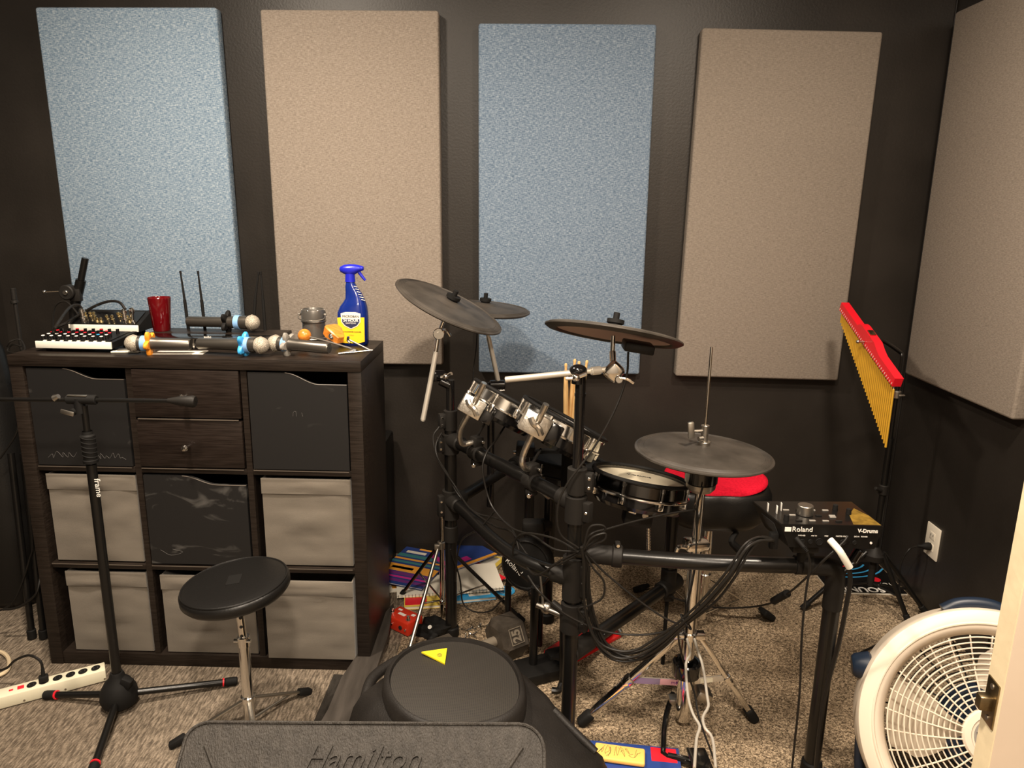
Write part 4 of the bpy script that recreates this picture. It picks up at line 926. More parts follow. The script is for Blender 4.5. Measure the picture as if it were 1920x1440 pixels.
# cymbal 1 (left, steeply tilted)
c1 = PY(842, 575, 2.20)
t, c, n, u, v, h = cymbal('steeply tilted grey cymbal pad at the left of the drum kit', c1, (.42, -.085, .90), .172, 'rack cymbal pads')
felt_nut(t, c, n, h, 1.15)
tp = PY(822, 625, 2.21); tilter(t, tp, V((.2, -1, 0)).normalized(), 1.1)
b = MB(); b.cyl(c - n * .005, tp + n * .01, .006, n=12); b.cyl(tp, PY(815, 672, 2.195), .0075, n=12); b.make('spindle', 'chrome', t)
arm1 = [PY(818, 660, 2.19), PY(793, 787, 2.165)]
b = MB(); b.cyl(arm1[0], arm1[1], .0078, n=16); b.cyl(arm1[1], arm1[1] + (arm1[1] - arm1[0]).normalized() * .004, .0060, n=14); b.make('boom_arm', 'rodsteel', t)
b = MB(); q = PY(825, 706, 2.20); b.cyl(q + V((-.02, -.014, .004)), q + V((.012, .012, 0)), .017, n=20, bev=.003); b.cyl(q - V((0, 0, .012)), V((xA, YA, zat(826, 722, YA))), .015, n=20, bev=.002); b.make('boom_clamp', 'blackgloss', t)
b = MB(); q = PY(836, 706, 2.17); b.tube([q + V((-.016, 0, -.004)), q, q + V((.018, -.01, .012))], .0055, 8, 3); b.sph(q, .009); b.make('wing_nut', 'chrome', t)
# cymbal 2 (rear)
c2 = PY(909, 580, 2.44)
t, c, n, u, v, h = cymbal('smaller flat cymbal pad behind the steeply tilted one', c2, (.075, -.03, 1), .150, 'rack cymbal pads', bell=.04)
felt_nut(t, c, n, h, 1.0)
b = MB(); q = PY(913, 622, 2.44); b.cyl(c, q, .005, n=12); b.cyl(PY(916, 632, 2.44), PY(934, 714, 2.44), .0080, n=16); b.cyl(q, PY(916, 634, 2.44), .006, n=12); b.make('boom_arm', 'rodsteel', t)
b = MB(); q = PY(934, 722, 2.44); b.cyl(q + V((-.03, -.01, 0)), q + V((.022, .0, 0)), .018, n=20, bev=.003); b.make('boom_clamp', 'blackgloss', t)
b = MB(); q = PY(935, 733, 2.41); b.sph(q, .006, n=12, m=8); b.cyl(q, q + V((.02, 0, .003)), .004, n=8); b.make('wing_nut', 'chrome', t)
# cymbal 3 (centre)
c3 = PY(1150, 628, 1.74)
t, c, n, u, v, h = cymbal('cymbal pad showing its pinkish underside above the drumsticks', c3, (.148, .24, .95), .165, 'rack cymbal pads')
felt_nut(t, c, n, h, 1.1)
tl = PY(1150, 697, 1.72)
b = MB(); b.cyl(c - n * .001, c + V((.0, .0, -.045)), .0055, n=14); b.cyl(c + V((0, 0, -.04)), tl, .0075, n=16); b.make('spindle', 'chrome', t)
b = MB(); q = PY(1190, 650, 1.72); b.box(c + u * .0 + V((.055, -.03, -.022)), (.07, .06, .022), Matrix.Rotation(.15, 3, 'Y'), bev=.004); b.make('trigger_box', 'black', t)
b = MB(); rr = Matrix.Rotation(.75, 3, 'Y'); b.box(tl + V((0, -.004, .002)), (.042, .028, .044), rr, bev=.010, seg=3); b.cyl(tl + V((.012, -.022, -.014)), tl + V((.012, .02, -.014)), .010, n=16, bev=.002); b.tube([tl + V((.012, -.02, -.01)), tl + V((.03, -.022, -.012)), tl + V((.046, -.02, -.022))], .004, 8, 3); b.make('tilter', 'chrome', t)
q = PY(1084, 697, 1.70)
b = MB(); b.cyl(PY(948, 712, 1.72), PY(1075, 699, 1.70), .0075, n=16); b.cyl(PY(1075, 699, 1.70), PY(1140, 692, 1.715), .0065, n=14); b.cyl(PY(1108, 696, 1.70), PY(1126, 694, 1.71), .010, n=14, bev=.002); b.make('boom_arm', 'rodsteel', t)
b = MB(); b.sph(q + V((0, 0, .003)), .0185, (1.15, .9, .8), n=24, m=14); b.cyl(q + V((0, 0, -.028)), q, .015, n=20); b.make('boom_clamp', 'blackgloss', t)
b = MB(); f = PY(1080, 708, 1.675); b.sph(f, .010, n=16, m=10); b.tube([f + V((-.024, .0, -.002)), f, f + V((.024, 0, .010))], .0052, 8, 3); b.make('wing_nut', 'chrome', t)

# ================================================================== HI-HAT
YH = 1.785
t = thing('hi_hat_stand', 'chrome hi-hat stand with tripod legs and grey hi-hat pad on top', 'hi-hat stand', (PZ(1288, 1365, 0).x, YH, 0), None)
xH = PY(1290, 1250, YH).x; xH2 = PY(1316, 845, YH).x; xH = (xH + xH2) / 2
hc = V((xH, YH, zat(1316, 850, YH)))
hh, c, n, u, v, h = cymbal('large flat grey hi-hat pad threaded on the chrome pull rod', hc, (.045, .01, 1), .172, bell=.05, name='hi_hat_pad')
text('ROLAND', c + n * .011 + V((-.105, .045, 0)), (.6, 1, 0), (-1, .6, 0), .014, 'vinyl', hh, ext=.0008)
for k in range(4): b = MB(); b.torus(c + n * (.019 - .0028 * k), n, .020 + .008 * k, .0008, 40, 4); b.make('groove', 'pad', hh)
zT = zat(1318, 650, YH)
b = MB(); b.cyl(hc - V((0, 0, .06)), (xH, YH, zT), .0036, .0036, n=12); b.make('pull_rod', 'chrome', t)
b = MB(); b.cyl(hc + V((0, 0, .020)), hc + V((0, 0, .032)), .016, n=20, bev=.001); b.cyl(hc + V((0, 0, .032)), hc + V((0, 0, .058)), .009, n=16, bev=.001); b.cyl(hc + V((0, 0, .052)), hc + V((0, 0, .074)), .0105, n=16, bev=.001)
b.cyl(hc + V((0, -.004, .062)), hc + V((-.032, -.006, .060)), .0035, n=8); b.box(hc + V((-.036, -.006, .062)), (.017, .010, .044), Matrix.Rotation(-.12, 3, 'Y'), bev=.004); b.cyl(hc + V((-.006, -.010, .042)), hc + V((-.018, -.014, .042)), .006, n=12); b.make('clutch', 'steel', hh)
b = MB(); zz = hc.z; b.lathe([(.034, -.010), (.042, -.016), (.041, -.074), (.034, -.078), (.016, -.080)], hc, Z1, 36); b.make('hat_cup', 'blackgloss', t)
b = MB(); b.lathe([(.030, -.075), (.0375, -.078), (.0365, -.090), (.028, -.100), (.014, -.102)], hc, Z1, 36); b.make('cup_ring', 'steel', t)
zc_ = zat(1302, 1020, YH); zlo = zat(1285, 1275, YH)
b = MB(); b.cyl((xH, YH, zc_), hc - V((0, 0, .07)), .0125, n=20); b.make('upper_tube', 'chrome', t)
b = MB(); b.cyl((xH, YH, zlo), (xH, YH, zc_), .0180, n=24); b.make('lower_tube', 'chrome', t)
b = MB(); b.box((xH, YH, zc_), (.062, .046, .026), Matrix.Rotation(.1, 3, 'Z'), bev=.006); b.tube([V((xH - .03, YH - .02, zc_)), V((xH - .05, YH - .025, zc_ + .003)), V((xH - .058, YH - .026, zc_ - .018))], .006, 8, 3); b.make('height_clamp', 'chrome', t)
zh = zat(1292, 1190, YH)
b = MB(); b.cyl((xH, YH, zh - .012), (xH, YH, zh + .012), .022, n=24, bev=.003); b.box((xH, YH, zh), (.085, .03, .014), bev=.003); b.make('leg_collar', 'chrome', t)
zk = zat(1287, 1252, YH)
b = MB(); b.lathe([(.018, -.022), (.036, -.020), (.038, -.016), (.038, .018), (.035, .022), (.030, .020), (.028, .004), (.018, .002)], (xH, YH, zk), Z1, 36); b.make('swivel_hub', 'blackgloss', t)
b = MB(); b.cyl((xH, YH, .02), (xH, YH, zk - .015), .0205, n=20); b.cyl((xH, YH, zk - .055), (xH, YH, zk - .025), .0255, n=24, bev=.002)
for i in range(5): b.torus((xH, YH, .035 + .012 * i), (0, .2, 1), .012, .003, 20, 6)
b.make('base_tube', 'chrome', t)
feet = [PZ(1092, 1352, .012), PZ(1412, 1345, .012)]; 
for tp in feet:
    s0 = V((xH, YH, zh - .005)) + (V((tp.x, tp.y, 0)) - V((xH, YH, 0))).normalized() * .03; d = (tp - s0); L_ = d.length; d.normalize(); side = d.cross(V((0, 0, 1))).normalized(); rot = Matrix((d, side, side.cross(d))).transposed()
    b = MB(); b.box(s0 + d * (L_ * .5 - .01), (L_ - .02, .024, .014), rot, bev=.002); b.box(s0 + d * (L_ * .52), (.03, .030, .020), rot, bev=.003); lg = b.make('leg', 'chrome', t)
    b = MB(); b.box(s0 + d * (L_ * .74) - rot @ V((0, 0, .0)), (L_ * .24, .0185, .0148), rot, bev=.001); b.make('black_inlay', 'blackgloss', lg)
    b = MB(); m_ = s0 + d * (L_ * .5); lo_ = V((xH, YH, zk - .045)); b2 = (m_ - lo_); sd2 = b2.cross(Z1 if 0 else V((0, 0, 1))).normalized(); r2 = Matrix((b2.normalized(), sd2, sd2.cross(b2.normalized()))).transposed(); b.box((m_ + lo_) / 2, (b2.length, .004, .018), r2, bev=.001); b.make('brace', 'rodsteel', lg)
    if tp is feet[0]:
        b = MB(); b.box(m_.lerp(lo_, .30) - V((0, .0035, 0)), (b2.length * .5, .0015, .017), r2); b.make('sticker', 'holo', lg)['label'] = 'lilac foil sticker'
        b = MB(); b.box(m_.lerp(lo_, .74) - V((0, .0035, 0)), (b2.length * .40, .0015, .017), r2); b.make('sticker', 'holopink', lg)['label'] = 'pink foil sticker'
        text('m6', m_.lerp(lo_, .8) - V((0, .005, 0)), b2 * -1 if b2.x < 0 else b2, V((0, 0, 1)), .016, 'cover_purple', lg)
    else:
        b = MB(); b.box(m_.lerp(lo_, .5) - V((0, .0035, 0)), (b2.length * .3, .0015, .012), r2); b.make('label_strip', 'strip', lg)
    b = MB(); b.box(tp - d * .012, (.05, .032, .026), rot, bev=.009, seg=3); b.make('rubber_foot', 'rubber', lg)
# pedal
pz = .03; b = MB(); p0 = PZ(1255, 1325, .045); 
fr = [PZ(1262, 1300, .06), PZ(1248, 1345, .035), PZ(1244, 1400, .018), PZ(1252, 1420, .012), PZ(1330, 1440, .012)]
b.tube(fr, .0075, 10, 2); b.tube([PZ(1252, 1418, .012), PZ(1300, 1430, .012), PZ(1338, 1470, .012)], .010, 10, 3); b.make('pedal_frame', 'blackgloss', t)
b = MB(); b.box(PZ(1270, 1312, .055), (.05, .03, .02), bev=.004); b.box(PZ(1318, 1300, .07), (.045, .05, .03), Matrix.Rotation(.4, 3, 'Y'), bev=.008); b.make('pedal_hinge', 'steel', t)
for (pts) in ([(1288, 1198, .31), (1294, 1225, .28), (1286, 1245, .25), (1290, 1305, .18), (1300, 1340, .14), (1312, 1362, .12), (1306, 1385, .10), (1302, 1440, .05)], [(1302, 1198, .31), (1310, 1225, .28), (1318, 1250, .25), (1326, 1305, .18), (1328, 1325, .155), (1318, 1345, .135), (1322, 1365, .115), (1336, 1385, .10), (1342, 1440, .05)]):
    b = MB(); b.tube([PZ(a, c_ , z_ * .45 + .02) if 0 else PY(a, c_, YH - .045 - .0016 * max(0, c_ - 1198)) for (a, c_, z_) in pts], .0034, 10, 3); b.make('link_wire', 'rodsteel', t)
b = MB(); b.box(PZ(1318, 1440, .045), (.05, .16, .008), Matrix.Rotation(-.12, 3, 'X'), bev=.003); b.make('footboard', 'blackgloss', t)

# ================================================================== SOUND MODULE
YM = 1.55; zm = .703
t = thing('sound_module', 'black electronic drum sound module with silver dial on the rack', 'drum module', (.70, YM + .06, .64))
fl_, fr_ = PY(1464, 983, YM), PY(1657, 984, YM); bl_, br_ = PZ(1410, 940, zm), PZ(1597, 941, zm)
tfl, tfr = V((fl_.x, YM, zm)), V((fr_.x, YM, zm)); tbl, tbr = V((bl_.x + .0, bl_.y, zm)), V((br_.x, br_.y, zm))
w0 = PY(1479, 1026, YM + .004); w1 = PY(1640, 1026, YM + .004); zb = w0.z
bfl, bfr = V((w0.x, YM + .004, zb)), V((w1.x, YM + .004, zb)); bbl, bbr = V((tbl.x + .03, tbl.y - .02, zb)), V((tbr.x - .015, tbr.y - .02, zb))
b = MB(); b.add([tfl, tfr, tbr, tbl, bfl, bfr, bbr, bbl], [(0, 1, 2, 3), (7, 6, 5, 4), (0, 4, 5, 1), (1, 5, 6, 2), (2, 6, 7, 3), (3, 7, 4, 0)]); mo = b.make('housing', 'black', t)
ctr = (tfl + tfr + tbl + tbr) / 4; b = MB(); q = [p + (ctr - p) * .015 + V((0, 0, .001)) for p in (tfl, tfr, tbr, tbl)]; b.add(q + [p - V((0, 0, .003)) for p in q], [(0, 1, 2, 3), (7, 6, 5, 4), (0, 4, 5, 1), (1, 5, 6, 2), (2, 6, 7, 3), (3, 7, 4, 0)]); tp_ = b.make('top_panel', 'blackpaint', t)
def tm(a, c): return tfl.lerp(tfr, a).lerp(tbl.lerp(tbr, a), c) + V((0, 0, .0014))
b = MB(); q = [tm(.72, .04), tm(.985, .03), tm(.985, .40), tm(.93, .70), tm(.80, .42)]; k = len(q); b.add(q + [p - V((0, 0, .0012)) for p in q], [tuple(range(k)), tuple(range(2 * k - 1, k - 1, -1))] + [(i, (i + 1) % k, k + (i + 1) % k, k + i) for i in range(k)]); b.make('amber_print', 'plasticamber', tp_)
b = MB(); p = tm(.36, .42); b.cyl(p, p + V((0, 0, .023)), .0185, .0175, n=48, bev=.0012); b.make('dial', 'steel', t)['label'] = 'large silver dial'
for (a, c) in ((.10, .16), (.72, .62), (.80, .45)): b = MB(); p = tm(a, c); b.cyl(p, p + V((0, 0, .013)), .0062, .0055, n=20); b.make('knob', 'rubber', t)
for (a, c) in ((.03, .55), (.09, .45), (.17, .58)): b = MB(); p = tm(a, c); b.box(p + V((0, 0, .009)), (.0014, .008, .020), bev=.0005); b.make('fader', 'whiteink', t)
for i in range(12): b = MB(); p = tm(.22 + .13 * (i % 4), .14 + .22 * (i // 4)) if i // 4 != 1 or i % 4 not in (1,) else tm(.60, .3); b.box(p + V((0, 0, .001)), (.014, .005, .003), bev=.0008); b.make('button', 'greyrubber' if i % 3 else 'clampblack', t)
def fm(a, c): return tfl.lerp(tfr, a).lerp(bfl.lerp(bfr, a), c) + V((0, -.0012, 0))
text('Roland', fm(.20, .20), X1, Z1, .0165, 'whiteink', t, name='lettering'); 
b = MB(); b.box(fm(.055, .20), (.014, .001, .010)); b.make('emblem', 'whiteink', t)
text('V-Drums', fm(.86, .21), X1, Z1, .0120, 'whiteink', t, rel=.0003)
for (a, s_) in ((.18, 'PHONES'), (.31, 'MIX IN'), (.44, 'MIDI'), (.60, 'MASTER OUT'), (.76, 'DC IN'), (.84, 'POWER')): text(s_, fm(a, .46), X1, Z1, .0042, 'whiteink', t, ext=.0003)
for (a, r_) in ((.17, .005), (.26, .0045), (.36, .0075), (.49, .0045), (.62, .006), (.75, .004)):
    b = MB(); b.torus(fm(a, .72), (0, 1, 0), r_, .0012, 20, 5); b.cyl(fm(a, .72), fm(a, .72) + V((0, -.001, 0)), r_ * .8, n=16); b.make('socket', 'rubber', t)
b = MB(); p = fm(.93, .72); b.cyl(p, p + V((0, -.0015, 0)), .0028, n=12); b.make('lock_mark', 'whiteink', t)
b = MB(); lw = [tfl.lerp(tbl, .3).lerp(bfl.lerp(bbl, .3), .25), tfl.lerp(tbl, .75).lerp(bfl.lerp(bbl, .75), .25), tfl.lerp(tbl, .75).lerp(bfl.lerp(bbl, .75), .75), tfl.lerp(tbl, .3).lerp(bfl.lerp(bbl, .3), .75)]; lw = [p + V((-.0015, 0, 0)) for p in lw]; b.add(lw + [p + V((.002, 0, 0)) for p in lw], [(0, 1, 2, 3), (7, 6, 5, 4), (0, 4, 5, 1), (1, 5, 6, 2), (2, 6, 7, 3), (3, 7, 4, 0)]); b.make('side_port', 'ink', t)
b = MB(); b.box((.655, YM + .05, zb - .012), (.06, .06, .022), bev=.004); b.cyl((.665, YM + .06, zb - .06), (.665, YM + .06, zb - .01), .012, n=16); b.make('mount_plate', 'clampblack', t)
b = MB(); q = PY(1612, 1030, 1.60); b.cyl(q, PY(1598, 1052, 1.60), .011, n=16, bev=.002); b.make('side_clamp', 'blackgloss', t)

# ================================================================== DRUM THRONE
YT = 2.26; tc_ = PY(1338, 935, YT); zT0 = tc_.z
t = thing('drum_throne', 'saddle drum throne with bright red top behind the hi-hat', 'drum throne', (tc_.x, YT, 0))
def saddle(k, z, dz=0, n_=64, m=1.0):
    out = []
    for i in range(n_):
        a = 2 * PI * i / n_; r = 1 - .10 * math.cos(2 * a + PI) * 0 - .16 * max(0, -math.sin(a)) ** 3 * 0 
        x = .172 * math.cos(a) * k; y = .165 * math.sin(a) * k * (1.05)
        y += (.045 * (1 - abs(math.cos(a)) ** 1.2) * k if math.sin(a) < 0 else 0) * m
        out.append(V((tc_.x + x, YT + y, z + dz * math.cos(a) ** 2)))
    return out
z0 = zat(1338, 905, YT)
b = MB(); b.loft([saddle(.55, z0 - .130), saddle(.82, z0 - .120), saddle(.97, z0 - .095), saddle(1.04, z0 - .055), saddle(1.03, z0 - .020), saddle(.98, z0 - .002), saddle(.93, z0 + .004)]); st = b.make('seat', 'vinyl', t, 60)
b = MB(); R5 = []
for (k, z) in ((.94, z0 + .001), (.935, z0 + .006), (.88, z0 + .012), (.70, z0 + .016), (.40, z0 + .014), (.02, z0 + .012)):
    R5.append([V((p.x, p.y, p.z)) for p in saddle(k, z, .022 * k * k)])
b.loft([[p + V((.012 * 0, 0, 0)) for p in r] for r in R5], caps=False); b.make('red_top', 'red', st, 60)['label'] = 'bright red velour top'
pz0 = V((tc_.x - .02, YT + .02, 0)); px_ = PY(1320, 1100, YT).x; pz0 = V((px_, YT, 0))
b = MB(); b.cyl((px_, YT, .05), (px_, YT, z0 - .12), .014, n=24); b.cyl((px_, YT, .18), (px_, YT, .215), .019, n=20, bev=.003); b.make('post', 'chrome', t)
b = MB(); b.tube([V((px_ + .06, YT - .10, z0 - .125)), PY(1372, 1015, YT - .12), PY(1385, 1030, YT - .12)], (.008, .013), 10, 4); b.make('lever', 'rubber', t)
for tp in (PZ(1440, 1155, .015), PZ(1200, 1105, .015), V((px_ + .05, YT + .26, .015))):
    s0 = V((px_, YT, .20)); d = tp - s0; L_ = d.length; d.normalize(); side = d.cross(V((0, 0, 1))).normalized(); rot = Matrix((d, side, side.cross(d))).transposed()
    b = MB(); b.box(s0 + d * L_ * .5, (L_, .014, .005), rot, bev=.001); b.cyl(V((px_, YT, .06)), s0 + d * L_ * .55, .003, n=8); lg = b.make('leg', 'chrome', t)
    b = MB(); b.box(tp - d * .008 + V((0, 0, .004)), (.055, .045, .022), rot, bev=.007, seg=3); b.make('rubber_foot', 'rubber', lg)

# ================================================================== DRUMSTICKS + HOLDER
hx = PY(1078, 800, 2.08); t = thing('stick_holder', 'small black drumstick holder behind the middle boom tube', 'stick holder', (hx.x, 2.08, .60))
b = MB(); b.lathe([(.001, .56), (.034, .56), (.036, .565), (.036, .70), (.033, .70), (.032, .57), (.001, .568)], (hx.x, 2.08, 0), Z1, 28); b.make('cup', 'rubber', t)
b = MB(); b.tube([V((hx.x, 2.08 - .03, .60)), V((xB + .01, 1.9, .60)), V((xB, YB + .02, .60))], .007, 8, 3); b.make('arm', 'rubber', t)
for i, (tx, ty, bx, by_) in enumerate(((1061, 681, 1061, 800), (1078, 673, 1066, 800), (1086, 677, 1074, 800), (1101, 675, 1080, 800))):
    yy = 2.075 + .006 * (i % 2); a = PY(tx, ty, yy); e = PY(bx, by_, yy); d = (e - a).normalized(); base = a + d * ((a.z - .571) / -d.z); b = MB()
    prof = [(.0005, 0), (.0032, .001), (.0044, .005), (.0038, .010), (.0034, .013), (.0055, .040), (.0072, .08), (.0073, (base - a).length - .002), (.006, (base - a).length)]
    b.lathe(prof, a, d, 18); tag(b.make('drumstick', 'stickwood'), ('leftmost upright drumstick, standing slightly apart', 'tallest upright drumstick, second from the left', 'drumstick whose tip shows just left of the boom clamp', 'rightmost drumstick, its tip leaning right past the boom clamp')[i], 'drumstick', 'drumsticks standing in the holder')

# ================================================================== KICK TOWER
YK = 2.06
t = thing('kick_pad', 'round black kick drum pad on a short tower with silver lettering', 'kick pad', (PY(985, 1100, YK).x, YK, 0))
kc = PY(986, 1060, YK); kn = V((-.30, -.93, .22)).normalized(); u, v, _ = basis(kn); u = V((1, -.30, -.80)); u = (u - kn * u.dot(kn)).normalized(); v = kn.cross(u)
b = MB(); b.lathe([(.001, -.055), (.070, -.055), (.078, -.045), (.080, -.006), (.076, .002), (.070, .003)], kc, kn, 56); b.lathe([(.070, .003), (.067, .0), (.001, .0)], kc, kn, 56); b.make('pad_housing', 'black', t)
b = MB(); b.torus(kc + kn * .003, kn, .073, .003, 56, 8); b.make('rim', 'blackgloss', t)
tq = PY(962, 1064, YK); tq = tq - kn * (tq - kc).dot(kn); text('Roland', tq + kn * .0020, u, v, .023, 'whiteink', t, ext=.0005)
tw = []
for (px, py0, py1, yy, r) in ((953, 1095, 1170, 2.15, .0105), (1003, 1100, 1235, 2.00, .0125), (1014, 1120, 1180, 2.12, .009)):
    a = PY(px, py0, yy); b = MB(); b.cyl(V((a.x, yy, .02)), a, r, n=18); b.make('leg', 'blackpaint', t)
b = MB(); b.cyl(kc + V((-.06, .04, -.075)), kc + V((.05, .03, -.075)), .014, n=18, bev=.002); b.cyl(kc + V((.02, -.03, -.078)), kc + V((.02, .05, -.078)), .012, n=18, bev=.002); b.make('crossbar', 'clampblack', t)
b = MB(); q = kc + V((.02, -.032, -.074)); b.sph(q, .006, n=12, m=8); b.make('bolt', 'chrome', t)
bp = PZ(1002, 1262, .03); rot = Matrix.Rotation(.42, 3, 'Z'); b = MB(); b.box((bp.x, bp.y + .03, .018), (.20, .10, .036), rot, bev=.006); b.make('base_plate', 'black', t)
b = MB(); b.box((bp.x + .07, bp.y + .09, .035), (.07, .05, .03), rot, bev=.012); b.make('hoop_clamp', 'rubber', t)
for i in range(2): b = MB(); q = V((bp.x + .085 + .012 * i, bp.y + .03 + .01 * i, .045)); b.cyl(q, q + V((.004, -.012, .002)), .006, n=8); b.make('hex_bolt', 'steel', t)

# ================================================================== KICK PEDAL (red) behind
t = thing('kick_pedal', 'red double kick pedal on the carpet behind the middle rack post', 'drum pedal', PZ(1100, 1210, 0))
pl = [PZ(1020, 1252, .010), PZ(1080, 1238, .010), PZ(1165, 1190, .010), PZ(1150, 1176, .010), PZ(1085, 1178, .010), PZ(1020, 1220, .010)]
b = MB(); k = len(pl); b.add(pl + [V((p.x, p.y, .001)) for p in pl], [tuple(range(k)), tuple(range(2 * k - 1, k - 1, -1))] + [(i, (i + 1) % k, k + (i + 1) % k, k + i) for i in range(k)]); b.make('base_plate', 'footred', t)
fb = [PZ(1035, 1232, .07), PZ(1062, 1238, .07), PZ(1150, 1185, .022), PZ(1118, 1178, .022)]
b = MB(); k = 4; b.add(fb + [p - V((0, 0, .008)) for p in fb], [tuple(range(k)), tuple(range(2 * k - 1, k - 1, -1))] + [(i, (i + 1) % k, k + (i + 1) % k, k + i) for i in range(k)]); b.make('footboard', 'cover_purple' if 0 else 'black', t)
b = MB(); b.tube([PZ(1118, 1176, .03), PZ(1155, 1178, .025), PZ(1165, 1188, .02)], .008, 10, 3); b.make('heel_hinge', 'steel', t)
b = MB(); q = PY(1055, 1236, 1.90); b.cyl(V((q.x, q.y, .03)), PY(1055, 1150, 1.90), .0085, n=14); b.tube([V((q.x, q.y, .04)), V((q.x - .01, q.y - .02, .03)), V((q.x - .03, q.y - .02, .03))], .010, 10, 3); b.make('upright', 'blackpaint', t)
b = MB(); q = PY(1025, 1140, 1.95); b.cyl(q + V((-.03, 0, .01)), q + V((.04, -.02, -.01)), .008, n=14); b.cyl(q + V((-.008, -.012, -.01)), q + V((-.02, .02, .09)), .0035, n=10); b.sph(q + V((0, 0, 0)), .018, n=16, m=10); b.make('beater_axle', 'steel', t)
b = MB(); q = PZ(1030, 1250, .012); b.cyl(q - V((0, 0, .01)), q + V((0, 0, .002)), .018, n=20); b.make('red_pad', 'footred', t)

# ================================================================== DUMBBELL
hd = PZ(950, 1194, .066); he = PZ(866, 1226, .066); uu = (hd - he).normalized(); fn = V((uu.y, -uu.x, 0)); vv = V((0, 0, 1))
if fn.y > 0: fn = -fn
t = thing('dumbbell', 'rusty hexagonal dumbbell marked 25 beside the kick pad base', 'dumbbell', (hd.x, hd.y, 0))
def hexs(o, r): return [o + fn * (math.cos(PI / 3 * i) * r) + vv * (math.sin(PI / 3 * i) * r) for i in range(6)]
RH = .070
b = MB(); b.loft([hexs(hd - uu * .046, RH * .72), hexs(hd - uu * .036, RH), hexs(hd + uu * .036, RH), hexs(hd + uu * .046, RH * .82)]); h1 = b.make('head', 'iron', t, 20)
h0 = hd - uu * .042; h2 = hd - uu * .19
b = MB(); b.tube([h0, h0.lerp(h2, .3), h0.lerp(h2, .7), h2], .016, 16, 4); b.make('handle', 'ironlite', t)
e2 = h2 - uu * .035; b = MB(); b.loft([hexs(e2 - uu * .042, RH * .8), hexs(e2 - uu * .034, RH), hexs(e2 + uu * .034, RH), hexs(e2 + uu * .046, RH * .72)]); b.make('head', 'iron', t, 20)
nf = (fn * math.cos(PI / 6) + vv * .5).normalized(); tf = uu.cross(nf).normalized()
if tf.z < 0: tf = -tf
fo = hd + nf * (RH * math.cos(PI / 6))
b = MB(); b.tube([fo + uu * a + tf * c_ + nf * .001 for a, c_ in ((-.022, -.024), (.022, -.024), (.022, .024), (-.022, .024))], .0018, 6, 1, closed=True); b.make('raised_frame', 'ironlite', h1)
text('25', fo + nf * .0015, tf, -uu, .040, 'ironlite', h1, ext=.0016, rel=.0012)

# ================================================================== CHROME STAND (far left)
t = thing('cymbal_stand', 'folded chrome tripod stand with thin legs behind the left rack post', 'stand', V((PY(832, 1180, 2.30).x, 2.30, 0)))
sx = PY(829, 1100, 2.30).x; zhub = zat(830, 1022, 2.30)
b = MB(); b.cyl((sx, 2.30, .01), (sx, 2.30, zhub + .01), .008, n=16); b.cyl((sx, 2.30, zhub), (sx, 2.30, zat(822, 960, 2.30)), .0065, n=14); b.make('tube', 'chrome', t)
b = MB(); b.lathe([(.008, -.012), (.015, -.010), (.015, .012), (.009, .014)], (sx, 2.30, zhub), Z1, 16); b.box((sx - .014, 2.285, zhub), (.02, .014, .02), bev=.003); b.make('hub', 'steel', t)
for i, (tp, m_) in enumerate(((PZ(762, 1238, .01), 'steel'), (PZ(980, 1163, .012), 'blackgloss'), (PZ(752, 1116, .012), 'blackgloss'))):
    s0 = V((sx + (-.01 if tp.x < sx else .01), 2.30 - (.01 if i == 0 else 0), zhub)); d = (tp - s0).normalized(); b = MB(); b.cyl(s0, tp, .0062, n=12); lg = b.make('leg', m_, t)
    md = s0.lerp(tp, .52); b = MB(); b.cyl(md, V((sx, 2.30, .07)), .0032, n=8); b.make('brace', 'chrome', lg)
    b = MB(); b.cyl(tp - d * .028, tp + d * .006, .0095, n=12, bev=.002); b.make('rubber_foot', 'rubber', lg)
b = MB(); b.sph((sx, 2.30, .065), .011, n=14, m=8); b.box((sx + .018, 2.285, .05), (.02, .012, .012), bev=.002); b.make('lower_hub', 'chrome', t)

# black pouch and loose drum screws
b = MB(); p = PZ(812, 1180, .012); 
def blob(c, sx_, sy_, sz_, seed, amp=.35, rz=0, n=26, m=14):
    vs = []; R = Matrix.Rotation(rz, 3, 'Z'); 
    mb = MB(); mb.sph((0, 0, 0), 1, n=n, m=m)
    out = []
    for q in mb.V:
        k = 1 + amp * noise.noise(q * 1.6 + V((seed, seed * 2, 0))) + amp * .4 * noise.noise(q * 4 + V((0, seed, 3)))
        out.append(V(c) + R @ V((q.x * sx_ * k, q.y * sy_ * k, max(-.0, (q.z + .35)) * sz_ * k if q.z > -.35 else 0)))
    return out, mb.F
b.add(*blob((p.x, p.y - .005, .001), .060, .040, .030, 4.2, .6, -.3)); tag(b.make('cloth_pouch', 'rubber', ang=60), 'crumpled black pouch with a white spot on the carpet by the chrome stand', 'pouch')
lb = bpy.data.objects['cloth_pouch']
b = MB(); q = PZ(806, 1176, .036); b.lathe([(.001, .0), (.007, 0), (.007, .0016), (.001, .002)], q + V((0, 0, .0)), (-.2, -.5, 1), 16); b.make('white_button', 'whiteink', lb)
random.seed(11)
